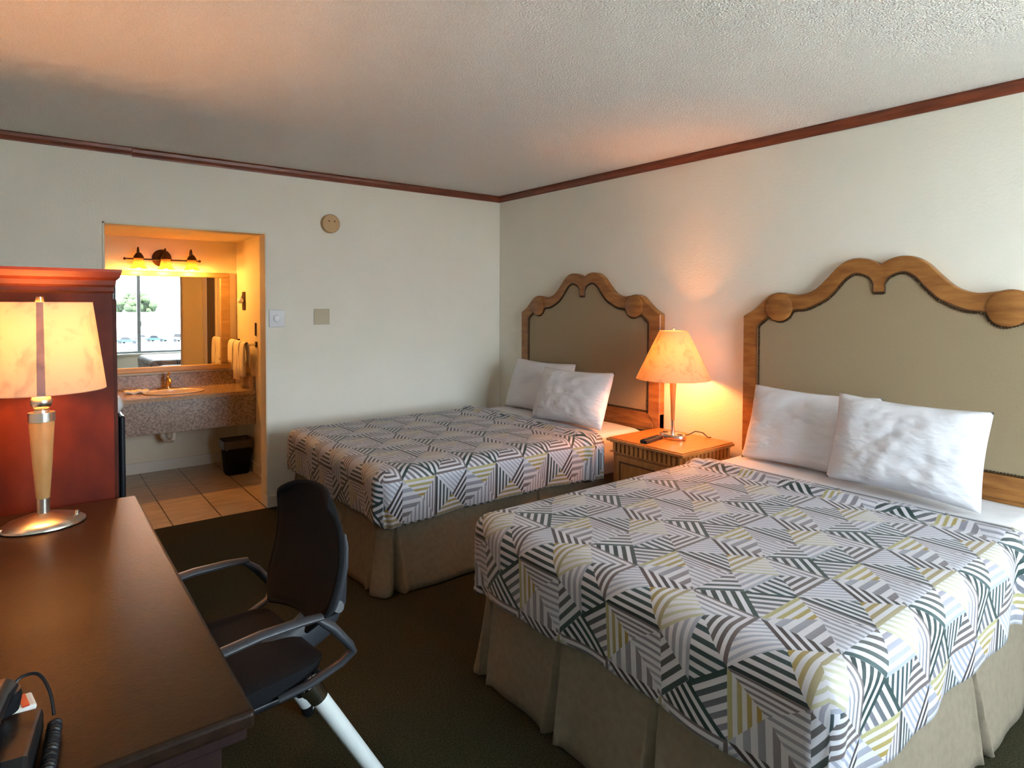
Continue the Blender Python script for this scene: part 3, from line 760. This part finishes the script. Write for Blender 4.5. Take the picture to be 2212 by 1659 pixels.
b = MB(); b.ball((0, 0, .50), .028, 12, 8, (1, 1, 1.3)); b.lathe([(.013, .41), (.013, .465)], 12); bu = obj('bulb', b, m_bulb, nl, smooth=True)
b = MB(); b.tube([(.05, -.03, .018), (.09, -.05, .02), (.115, -.085, .045), (.155, -.11, .035), (.185, -.125, .006), (.20, -.14, .004)], .003, 8); obj('power_cord', b, m_black, nl, smooth=True)
lamp('nightstand_bulb_light', (LX, LY, LZ+.50), 14.5, (1.0, .33, .08), .05)
rem = thing('remote_control', 'black remote control lying against the lamp base on the nightstand', 'remote control', (-.402, -2.125, NSZ), math.radians(10))
b = MB(); b.box(-.10, .10, -.024, .024, 0.001, .022); obj('case', b, m_blackg, rem, bevel=.006)
for i in range(8):
    for j in range(3):
        b = MB(); b.box(-.08+i*.018, -.068+i*.018, -.016+j*.012, -.009+j*.012, .0215, .0245); obj('button', b, m_gplast, rem)

DLX, DLY, DZ_ = -3.362, -2.15, .76
dl = thing('table_lamp', 'lit table lamp with drum shade, tapered wooden column and oval metal base on the desk', 'lamp', (DLX, DLY, DZ_), .15)
b = MB(); b.lathe([(.108, 0), (.113, .004), (.112, .010), (.095, .022), (.05, .036), (.022, .042), (.018, .044)], 48, sx=1.0, sy=.80); obj('base', b, m_brush, dl, smooth=True)
b = MB(); b.lathe([(.006, .021), (.006, .034), (.001, .036)], 12, loc=(.085, -.02, 0)); obj('switch', b, m_brush, dl, smooth=True)
b = MB(); b.lathe([(.0175, .040), (.0175, .088)], 28); obj('lower_collar', b, m_brush, dl, smooth=True)
b = MB(); b.lathe([(.018, .088), (.026, .20), (.034, .335)], 32); obj('column', b, m_maple, dl, smooth=True)
b = MB(); b.lathe([(.0355, .333), (.0355, .361)], 32); obj('upper_collar', b, m_brush, dl, smooth=True)
b = MB(); b.lathe([(.02, .361), (.02, .368), (.012, .372)], 24); b.ball((0, 0, .394), .029, 24, 16); b.tube([(0, 0, .42), (0, 0, .47)], .006, 10); obj('metal_ball', b, m_brush, dl, smooth=True)
b = MB(); b.lathe([(.172, .430), (.172, .434), (.138, .704), (.138, .708)], 72, capb=False, capt=False); sh = obj('lamp_shade', b, m_shade, dl, smooth=True, solid=.0015)
th0 = math.atan2(CAM.y-DLY, CAM.x-DLX)-.15+.0
b = MB()
def seamp(i, j):
    th = th0-.060+.120*i/6; u = j/10; r = .1735+(.1395-.1735)*u; return (r*math.cos(th), r*math.sin(th), .432+.274*u)
b.grid(seamp, 7, 11); obj('seam', b, m_seam, sh, smooth=True)
b = MB(); b.tube([(-.138, 0, .70), (.138, 0, .70)], .0025, 6); b.tube([(0, -.138, .70), (0, .138, .70)], .0025, 6); b.lathe([(.010, .70), (.012, .712), (.011, .724), (.002, .726)], 12)
obj('finial', b, m_brass, dl, smooth=True)
b = MB(); b.ball((0, 0, .58), .028, 12, 8, (1, 1, 1.3)); b.lathe([(.013, .46), (.013, .548)], 12); obj('bulb', b, m_bulb, dl, smooth=True)
b = MB(); b.tube([(-.10, -.01, .012), (-.14, -.015, .008), (-.20, .02, .006), (-.30, .03, .005)], .004, 8); obj('power_cord', b, m_label, dl, smooth=True)
lamp('desk_bulb_light', (DLX, DLY, DZ_+.59), 15.0, (1.0, .39, .11), .05)

# ================================================================ DESK
dk = thing('desk', 'long dark espresso desk with a worn rounded edge along the left wall', 'desk', (-3.43, -2.72, 0))
def dp(o): return local(o, -3.43, -2.72, 0)
dp(obj('desk_top', box(XL+.005, -3.088, -3.505, -1.955, .728, .76), m_desk, dk, bevel=.009, seg=3))
dp(obj('edge_band', box(XL+.006, -3.100, -3.492, -1.965, .705, .729), m_desk_d, dk, bevel=.003))
dp(obj('side_panel', box(XL+.02, -3.135, -3.465, -3.435, .001, .706), m_desk_d, dk, bevel=.002))
dp(obj('side_panel', box(XL+.02, -3.135, -2.005, -1.975, .001, .706), m_desk_d, dk, bevel=.002))
dp(obj('modesty_panel', box(XL+.03, XL+.05, -3.434, -2.006, .30, .705), m_desk_d, dk, bevel=.002))

# telephone at the near left corner of the desk
ph = thing('telephone', 'black desk telephone at the bottom left corner of the photo', 'telephone', (-3.475, -3.43, .76), -.12)
b = MB(); b.prism([(-.095, 0.001), (.095, .001), (.10, .030), (.085, .045), (-.07, .062), (-.095, .045)], 'x', -.085, .085)
o = obj('base', b, m_black, ph, bevel=.006)
b = MB()
b.tube([(.030, -.098, .075), (.030, -.06, .083), (.030, 0, .086), (.030, .06, .083), (.030, .098, .075)], [.024, .017, .015, .017, .024], 14)
b.lathe([(.024, -.022), (.028, 0), (.026, .010), (.001, .012)], 20, loc=(.030, -.092, .072)); b.lathe([(.024, -.022), (.028, 0), (.026, .010), (.001, .012)], 20, loc=(.030, .092, .072))
obj('handset', b, m_blackg, ph, smooth=True)
for i in range(4):
    for j in range(3):
        b = MB(); z = .047+(.003*(2-i)); b.box(-.068+j*.024, -.052+j*.024, -.055+i*.026, -.038+i*.026, z-.004, z+.006); obj('key', b, m_gplast, ph, bevel=.0015)
pts = []; cl = []
base = [(.040, .118, .070), (.052, .128, .082), (.075, .128, .080), (.093, .10, .058), (.100, .078, .030)]
b = MB(); sm = []
for k in range(len(base)-1):
    p0, p1, p2, p3 = [Vector(base[max(0, min(len(base)-1, k+q))]) for q in (-1, 0, 1, 2)]
    for q in range(6):
        u = q/6; sm.append(.5*((2*p1)+(-p0+p2)*u+(2*p0-5*p1+4*p2-p3)*u*u+(-p0+3*p1-3*p2+p3)*u**3))
sm.append(Vector(base[-1])); b.tube(sm, .0028, 8)
L_ = 0; nc = 300
for i in range(nc+1):
    u = i/nc; a = u*2*PI*26
    cx_, cy_, cz_ = .101+.004*u, .078-.215*u, .0135
    cl.append((cx_+.0085*math.cos(a), cy_, cz_+.0085*math.sin(a)))
b.tube(cl, .0026, 6); obj('coiled_cord', b, m_black, ph, smooth=True)
pk = thing('sachet', 'small clear packet with red print behind the telephone', 'packet', (-3.445, -3.262, .76), .15)
b = MB(); b.box(-.055, .055, -.02, .03, .001, .012); obj('packet', b, m_label, pk, bevel=.004)
b = MB(); b.box(-.03, .004, -.012, .018, .0115, .0135); obj('red_print', b, m_red, pk)
b = MB(); b.box(.035, .045, -.018, .026, .0115, .0135); obj('red_print', b, m_red, pk)

# ================================================================ ARMOIRE
AX1, AY0, AY1, AZ = -3.148, -1.935, -1.30, 1.505
am = thing('armoire', 'tall red cherry cabinet with crown moulding at the end of the desk', 'cabinet', (-3.46, -1.6, 0))
def ap(o): return local(o, -3.46, -1.6, 0)
b = MB(); b.box(XL+.015, AX1, AY0, AY1, .06, AZ); ap(obj('body', b, m_cherry, am, bevel=.004))
b = MB(); b.box(XL+.02, AX1-.01, AY0+.01, AY1-.01, .001, .06); ap(obj('plinth', b, m_cherry_d, am))
b = MB()
prof = [(0, 1.500), (.004, 1.508), (.002, 1.522), (.008, 1.530), (.010, 1.546), (.020, 1.556), (.024, 1.574), (.026, 1.584)]
def crp(i, j):
    o_, z = prof[j]
    cs = [(XL+.015, AY0-o_), (AX1+o_, AY0-o_), (AX1+o_, AY1+o_), (XL+.015, AY1+o_)]
    return (*cs[i], z)
b.grid(crp, 4, len(prof), True); b.box(XL+.015, AX1+.026, AY0-.026, AY1+.026, 1.576, 1.586)
ap(obj('crown_moulding', b, m_cherry_d, am))
for k, (a, c) in enumerate(((AY0+.02, (AY0+AY1)/2-.002), ((AY0+AY1)/2+.002, AY1-.02))):
    dd = ap(obj('door', box(AX1-.001, AX1+.012, a, c, .10, 1.48), m_cherry, am, bevel=.003)); 
    kb = MB(); kb.ball((AX1+.022, c-.04 if k == 0 else a+.04, .85), .012); obj('knob', kb, m_brass, dd, smooth=True)

# ================================================================ FRIDGE + ICE BUCKET
fr = thing('mini_fridge', 'black mini fridge edge showing behind the cherry cabinet', 'fridge', (-3.233, -.38, 0))
def fp(o): return local(o, -3.26, -.95, 0)
fp(obj('body', box(-3.50, -3.04, -1.22, -.76, .02, .855), m_fridge, fr, bevel=.012))
fp(obj('door', box(-3.038, -3.012, -1.22, -.76, .03, .855), m_fridge, fr, bevel=.01))
for x in (-3.46, -3.08):
    for y in (-1.18, -.80):
        b = MB(); b.tube([(x, y, .001), (x, y, .022)], .015, 10); fp(obj('foot', b, m_black, fr))
b = MB(); b.lathe([(.10, .002), (.115, .03), (.117, .045), (.11, .075), (.085, .100), (.045, .115), (.001, .118)], 32)
ib = obj('serving_bowl', b, m_ice, smooth=True); ib.location = (-3.095, -.50, .856)
tag(ib, 'white rounded dome on top of the black mini fridge', 'bowl')

# ================================================================ CHAIR
ch = thing('office_chair', 'black mesh-back office chair with pale tubular legs pulled up to the desk', 'chair', (-2.965, -2.73, 0), math.radians(186))
# local: +X forward (toward desk), +Y left of sitter
# seat
def seatP(i, j):
    u = -1+2*i/20; v = -1+2*j/20; k_ = 1-max(0, abs(u)**6*abs(v)**6)*.09
    x = .01+u*.225*k_*(1); y = v*(.235-.02*(u < 0)*abs(u))*k_
    z = .468+.010*(abs(v)**3)-.006*(1-v*v)-(.03 if u > .8 else 0)*((u-.8)/.2)**2*(u > .8)-.012*(max(abs(u), abs(v))**10)
    return (x, y, z)
b = MB(); b.grid(seatP, 21, 21)
top_n = len(b.v)
o = obj('seat', b, m_fabric, ch, smooth=True, fix=False); md = o.modifiers.new('s', 'SOLIDIFY'); md.thickness = .045; md.offset = -1; md2 = o.modifiers.new('bv', 'BEVEL'); md2.width = .012; md2.segments = 3; md2.limit_method = 'ANGLE'; md2.angle_limit = math.radians(50)
obj('seat_pan', box(-.20, .20, -.21, .21, .400, .428), m_black, ch, bevel=.012)
# backrest: curved shell, rounded outline; leans back
def backpt(u, v):   # u across -1..1, v 0..1 up
    z = .520+.375*v
    hw = .196+.016*math.sin(PI*v)-.065*(max(0, .20-v)/.20)**1.2-.040*(max(0, v-.72)/.28)**5
    x = -.215-.055*v-.045*math.sin(PI*v)*0.8+.045*(u*u)-.015
    return (x, u*hw, z-.03*(abs(u)**3.5)*max(0, (v-.6)/.4)**2)
b = MB(); b.grid(lambda i, j: backpt(-1+2*i/20, j/24), 21, 25)
bk = obj('backrest', b, m_fabric, ch, smooth=True); md = bk.modifiers.new('s', 'SOLIDIFY'); md.thickness = .014; md.offset = 0
edge = [backpt(-1, k/16) for k in range(17)]+[backpt(-1+2*k/16, 1) for k in range(1, 16)]+[backpt(1, 1-k/16) for k in range(17)]+[backpt(1-2*k/8, 0) for k in range(1, 8)]
edge.append(edge[0])
b = MB(); b.tube(edge, .0085, 8); obj('back_frame', b, m_fabric, ch, smooth=True)
for s in (-1, 1):
    b = MB(); b.tube([(backpt(s, v)[0]-.014, s*(abs(backpt(s, v)[1])-.001), backpt(s, v)[2]) for v in (.06, .2, .35, .5, .65, .76)], [.004, .008, .010, .010, .008, .004], 8); obj('frame_strip', b, m_gplast, bk, smooth=True)
b = MB(); b.tube([(-.325, 0, .60), (-.315, 0, .52), (-.275, 0, .46), (-.20, 0, .425), (-.10, 0, .41)], [.03, .034, .034, .03, .025], 12, flat=2.0); 
b.tube([(-.285, -.13, .555), (-.285, -.06, .515), (-.28, 0, .50), (-.285, .06, .515), (-.285, .13, .555)], .018, 10)
obj('back_bracket', b, m_gplast, ch, smooth=True)
for s in (-1, 1):
    b = MB()
    y = s*.262
    b.tube([(.20, y, .58), (.16, y, .602), (.10, y, .614), (.0, y, .622), (-.10, y, .620), (-.165, y, .614)], [.012, .017, .019, .019, .018, .015], 12, flat=.6)
    am_ = obj('armrest', b, m_gplast, ch, smooth=True)
    b = MB(); b.tube([(-.15, y, .614), (-.195, y*1.01, .575), (-.245, y*1.03, .510), (-.255, y*1.03, .493), (-.225, y*.98, .462), (-.14, y*.93, .432), (-.06, y*.86, .415)], [.013, .019, .017, .016, .014, .014, .012], 12, flat=.7)
    obj('arm_support', b, m_gplast, am_, smooth=True)
for sx in (-1, 1):
    for sy in (-1, 1):
        top = (sx*.155 if sx < 0 else .155, sy*.215, .405); bot = ((-.375 if sx < 0 else .30), sy*.262, .022)
        b = MB(); b.tube([top, bot], [.024, .022], 20); lg = obj('leg', b, m_legp, ch, smooth=True)
        b = MB(); b.ball(top, .031, 16, 10, (1, .9, 1.1)); d_ = (Vector(bot)-Vector(top)).normalized(); b.tube([Vector(top)-d_*.01, Vector(top)+d_*.045], [.029, .0265], 16); obj('chrome_cap', b, m_chrome, lg, smooth=True)
        b = MB(); b.tube([Vector(bot)-d_*.02, Vector((bot[0], bot[1], .003))], [.025, .020], 14); obj('foot_glide', b, m_black, lg, smooth=True)
b = MB()
for sx in (-.135, .155): b.tube([(sx, -.20, .392), (sx, .20, .392)], .018, 12)
for sy in (-.185, .185): b.tube([(-.15, sy, .392), (.15, sy, .392)], .015, 12)
obj('under_frame', b, m_black, ch, smooth=True)

# ================================================================ VANITY
vn = thing('vanity_counter', 'speckled brown vanity counter with deep apron in the lit alcove', 'vanity', (-2.7, 1.3, 0))
def vp(o): return local(o, -2.7, 1.3, 0)
CZ = .722
# counter top with oval hole: build ring grid
sx_c, sy_c, rx_, ry_ = -2.44, 1.27, .215, .155
b = MB(); n = 48; x0, x1, y0, y1 = AL_X0+.002, AL_X1-.002, .985, AL_Y-.002
def edgept(a):
    dx, dy = math.cos(a), math.sin(a)
    ts = []
    if dx > 1e-9: ts.append((x1-sx_c)/dx)
    if dx < -1e-9: ts.append((x0-sx_c)/dx)
    if dy > 1e-9: ts.append((y1-sy_c)/dy)
    if dy < -1e-9: ts.append((y0-sy_c)/dy)
    t_ = min(ts); return (sx_c+dx*t_, sy_c+dy*t_)
angs = sorted([2*PI*k/n for k in range(n)]+[math.atan2(yy-sy_c, xx-sx_c) % (2*PI) for xx in (x0, x1) for yy in (y0, y1)])
na = len(angs)
ring_in = [(sx_c+rx_*math.cos(a), sy_c+ry_*math.sin(a)) for a in angs]; ring_out = [edgept(a) for a in angs]
vs = [(x, y, CZ) for x, y in ring_in]+[(x, y, CZ) for x, y in ring_out]+[(x, y, CZ-.03) for x, y in ring_out]+[(x, y, CZ-.03) for x, y in ring_in]
fs = []
for k in range(na):
    q = (k+1) % na
    for r_ in range(3): fs.append((r_*na+k, r_*na+q, (r_+1)*na+q, (r_+1)*na+k))
    fs.append((3*na+k, 3*na+q, q, k))
b.add(vs, fs); vp(obj('countertop', b, m_counter, vn))
vp(obj('apron', box(x0, x1, .99, 1.012, .435, CZ-.012), m_granite, vn, bevel=.004))
vp(obj('backsplash', box(x0, x1, AL_Y-.022, AL_Y-.003, CZ-.001, CZ+.125), m_granite, vn, bevel=.003))
vp(obj('side_splash', box(x1-.02, x1, 1.0, AL_Y-.022, CZ-.001, CZ+.115), m_granite, vn, bevel=.003))
b = MB(); b.lathe([(1.06, .006), (1.0, .008), (.95, .002), (.90, -.05), (.70, -.11), (.35, -.135), (.02, -.14)], 40, sx=rx_, sy=ry_, capb=False, capt=True)
o = obj('basin', b, m_basin, vn, smooth=True, solid=.004); o.location = (sx_c+2.7, sy_c-1.3, CZ)
ft = thing('faucet', 'small brass-coloured faucet behind the sink basin', 'faucet', (-2.455, 1.455, CZ+.001))
b = MB(); b.lathe([(.055, .001), (.055, .012), (.03, .018), (.02, .02)], 28, sx=1.5, sy=.55); obj('base', b, m_brass, ft, smooth=True)
b = MB(); b.tube([(0, 0, .015), (0, 0, .07), (0, -.03, .10), (0, -.08, .09), (0, -.10, .07)], [.022, .018, .014, .013, .012], 14); obj('spout', b, m_brass, ft, smooth=True)
b = MB(); b.tube([(0, 0, .07), (0, .012, .12), (.01, .0, .145)], [.018, .013, .010], 12); obj('handle', b, m_brass, ft, smooth=True)
b = MB(); rr = random.Random(5)
def fc(i, j):
    return (-.085+.17*i/12, -.05+.10*j/8, .014+.008*math.sin(i*1.1)*math.cos(j*.9)+.004*rr.random())
b.grid(fc, 13, 9); fcl = obj('washcloth', b, m_towel, smooth=True, solid=.016); fcl.location = (-2.70, 1.36, CZ); tag(fcl, 'small crumpled white washcloth on the counter left of the faucet', 'cloth')
pp = thing('drain_pipe', 'short white drain pipes hanging under the vanity apron', 'pipe', (-2.47, 1.33, 0))
b = MB(); b.tube([(.035, 0, .575), (.035, 0, .34), (.03, .0, .31)], .021, 12); obj('pipe', b, m_pipe, pp, smooth=True)
b = MB(); b.tube([(-.035, .10, .50), (-.035, .10, .36), (-.03, .12, .325), (-.03, .262, .325)], .019, 12); obj('pipe', b, m_pipe, pp, smooth=True)
b = MB(); b.tube([(.03, 0, .33), (.02, .03, .30), (-.01, .07, .30), (-.03, .10, .33), (-.035, .10, .36)], .021, 12); obj('trap', b, m_pipe, pp, smooth=True)
# mirror
mr = thing('mirror', 'wide vanity mirror in a tan wooden frame reflecting the window', 'mirror', (-2.65, AL_Y, 0))
MX0, MX1, MZ0, MZ1 = -3.36, -1.925, .866, 1.742
obj('mirror_glass', box(MX0+.05+2.65, MX1-.05+2.65, -.018, -.014, MZ0+.04, MZ1-.03), m_mirror, mr)
b = MB()
fy = -.034
for bx in ((MX0, MX1, MZ0, MZ0+.05), (MX0, MX1, MZ1-.045, MZ1), (MX0, MX0+.085, MZ0+.05, MZ1-.045), (MX1-.085, MX1, MZ0+.05, MZ1-.045)):
    b.box(bx[0]+2.65, bx[1]+2.65, fy, -.002, bx[2], bx[3])
obj('mirror_frame', b, m_frame, mr, bevel=.010, seg=3)
# light bar
lb = thing('vanity_light', 'three-bulb bronze light bar with amber bell shades over the mirror', 'wall light', (-2.45, AL_Y, 0))
b = MB(); b.lathe([(.075, 0), (.075, .008), (.05, .02), (.02, .026)], 32); b.v = [(x-.02, -z, 1.855+y) for x, y, z in b.v]; obj('backplate', b, m_bronze, lb, smooth=True)
b = MB(); b.tube([(-.295, -.06, 1.838), (.262, -.06, 1.838)], .007, 10)
for x in (-.30, .267): b.ball((x, -.06, 1.838), .012)
b.tube([(-.02, 0, 1.848), (-.02, -.06, 1.838)], .01, 10); obj('crossbar', b, m_bronze, lb, smooth=True)
for x in (-.208, -.008, .192):
    b = MB(); b.tube([(x, -.06, 1.838), (x, -.055, 1.90), (x, -.075, 1.93), (x, -.105, 1.932), (x, -.128, 1.905), (x, -.13, 1.88)], .006, 10)
    b.lathe([(.010, .045), (.022, .035), (.036, .012), (.040, -.004)], 24, loc=(x, -.13, 1.845)); ar_ = obj('lamp_arm', b, m_bronze, lb, smooth=True)
    b = MB(); b.lathe([(.034, .083), (.037, .06), (.043, .03), (.054, .008), (.066, .0)], 32, loc=(x, -.13, 1.757), capb=False, capt=False); obj('glass_shade', b, m_bell, lb, smooth=True, solid=.003)
    b = MB(); b.ball((x, -.13, 1.775), .024, 12, 8); obj('bulb', b, m_bulb, lb, smooth=True)
    lamp('vanity_bulb_light', (-2.45+x, AL_Y-.13, 1.745), 5.0, (1.0, .41, .075), .03)
# towel rail and towels on the alcove right wall
tr = thing('towel_rail', 'metal towel rail on the right wall of the alcove', 'towel rail', (AL_X1, 1.2, 0))
b = MB(); b.tube([(-.07, -.24, 1.115), (-.07, .32, 1.115)], .009, 10); b.tube([(-.07, -.24, 1.115), (-.002, -.24, 1.115)], .010, 10); b.tube([(-.07, .32, 1.115), (-.002, .32, 1.115)], .010, 10)
obj('rail', b, m_chrome, tr, smooth=True)
b = MB()
for y in (-.24, .32): b.box(-.012, -.001, y-.02, y+.02, 1.09, 1.14)
obj('wall_bracket', b, m_bronze, tr, bevel=.003)
def towel(y0, y1, zf, zb, label, off, m=None):
    n = 26; b = MB(); path = [(-.070-off-.014, zf), (-.070-off-.016, 1.0), (-.070-off-.014, 1.09), (-.070-off*.6-.012, 1.118+off*.5), (-.070, 1.131+off*.6), (-.070+.014, 1.118), (-.070+.022, 1.05), (-.070+.024, zb)]
    def P(i, j):
        u = i/(n-1); y = y0+(y1-y0)*u; k_ = j/15*(len(path)-1); a = min(int(k_), len(path)-2); f = k_-a
        x = path[a][0]+(path[a+1][0]-path[a][0])*f; z = path[a][1]+(path[a+1][1]-path[a][1])*f
        dn = max(0, 1.1-z); return (AL_X1+x-(.010*math.sin(u*13+y0*9)+.004*math.sin(u*29))*min(1, dn*5)*(1 if j < 8 else .4), y+.012*math.sin(z*8+y0*5)*dn*2, z)
    b.grid(P, n, 16); o = obj('towel', b, m or m_towel, smooth=True, solid=.009); tag(o, label, 'towel', 'towels on the rail'); return o
towel(1.34, 1.50, .93, 1.0, 'white hand towel on the rail, nearest the mirror', .018)
towel(1.16, 1.33, .80, .90, 'longest white towel hanging in the middle of the rail', .012)
towel(1.00, 1.13, .84, .92, 'folded white towel on the rail end nearest the opening', .010)
sw = thing('outlet_plate', 'dark wall plate with a white nightlight plugged in, above the towels', 'outlet', (AL_X1, 1.34, 1.49))
obj('plate', box(-.008, -.001, -.045, .045, -.085, .08), m_bronze, sw, bevel=.003)
b = MB(); b.ball((-.035, -.01, 0), .028, 14, 10, (1, 1.3, .9)); b.tube([(-.035, 0, 0), (-.02, .0, .05)], [.012, .006], 8); b.tube([(-.05, .03, 0), (-.008, .01, 0)], .012, 8); obj('nightlight', b, m_ice, sw, smooth=True)
obj('light_switch', box(AL_X1-.010, AL_X1-.001, .96, .985, 1.19, 1.30), m_bronze, bevel=.002)
tag(bpy.data.objects['light_switch'], 'narrow dark switch low beside the casing in the alcove', 'switch')
# waste bin
wb = thing('waste_bin', 'small black waste bin with clear liner under the vanity', 'waste bin', (-1.99, 1.13, 0))
def rrect(hx, hy, r, n=6):
    pts = []
    for cx_, cy_, a0 in ((hx-r, hy-r, 0), (-hx+r, hy-r, PI/2), (-hx+r, -hy+r, PI), (hx-r, -hy+r, 1.5*PI)):
        for k in range(n+1): a = a0+PI/2*k/n; pts.append((cx_+r*math.cos(a), cy_+r*math.sin(a)))
    return pts
b = MB(); rows = [(.088, .075, .002), (.092, .08, .02), (.112, .098, .27), (.118, .104, .275), (.118, .104, .29)]
R_ = [rrect(hx, hy, .035) for hx, hy, _ in rows]; nr = len(R_[0])
vs = [(x, y, rows[i][2]) for i, rg in enumerate(R_) for x, y in rg]
fs = [(i*nr+k, i*nr+(k+1) % nr, (i+1)*nr+(k+1) % nr, (i+1)*nr+k) for i in range(len(rows)-1) for k in range(nr)]+[tuple(range(nr))[::-1]]
b.add(vs, fs); obj('body', b, m_fabric, wb, smooth=True, solid=.003)
b = MB(); rows = [(.092, .078, .12), (.108, .094, .285), (.121, .107, .297), (.122, .108, .24), (.119, .105, .225)]
R_ = [rrect(hx, hy, .035) for hx, hy, _ in rows]
vs = [(x*(1+.01*math.sin(k_*2.1)), y*(1+.01*math.sin(k_*1.7)), rows[i][2]+(.006*math.sin(k_*1.3) if i > 2 else 0)) for i, rg in enumerate(R_) for k_, (x, y) in enumerate(rg)]
fs = [(i*nr+k, i*nr+(k+1) % nr, (i+1)*nr+(k+1) % nr, (i+1)*nr+k) for i in range(len(rows)-1) for k in range(nr)]
b.add(vs, fs); obj('liner', b, m_bag, wb, smooth=True)

# ================================================================ WALL DEVICES
b = MB(); b.lathe([(.070, 0), (.070, .028), (.064, .036), (.001, .037)], 40); b.v = [(x, -z, y) for x, y, z in b.v]
sd = thing('smoke_detector', 'round yellowed smoke detector high on the pale wall', 'smoke detector', (-1.59, -.0005, 2.066))
obj('housing', b, m_orangeb, sd, smooth=True)
b = MB(); b.tube([(-.018, -.037, .018), (-.018, -.040, .018)], .006, 10); b.tube([(.025, -.037, .018), (.025, -.040, .018)], .006, 10); obj('indicator', b, m_oak_d, sd)
lp = thing('light_switch_plate', 'grey white square switch plate beside the alcove opening', 'switch', (-1.985, -.0005, 1.358))
obj('plate', box(-.054, .054, -.008, 0, -.062, .062), m_platew, lp, bevel=.003)
b = MB(); b.lathe([(.026, 0), (.024, .008), (.018, .012), (.001, .013)], 24); b.v = [(x, -.008-z, y) for x, y, z in b.v]; obj('dimmer_knob', b, m_ice, lp, smooth=True)
bp_ = thing('blank_plate', 'square beige cover plate right of the grey white switch', 'wall plate', (-1.655, -.0005, 1.368))
obj('plate', box(-.060, .060, -.007, 0, -.058, .058), m_beige, bp_, bevel=.003)
b = MB()
for x, z in ((-.035, -.035), (.035, -.035), (.035, .035), (-.035, .035)): b.tube([(x, -.007, z), (x, -.009, z)], .004, 8)
obj('screw', b, m_beige, bp_)
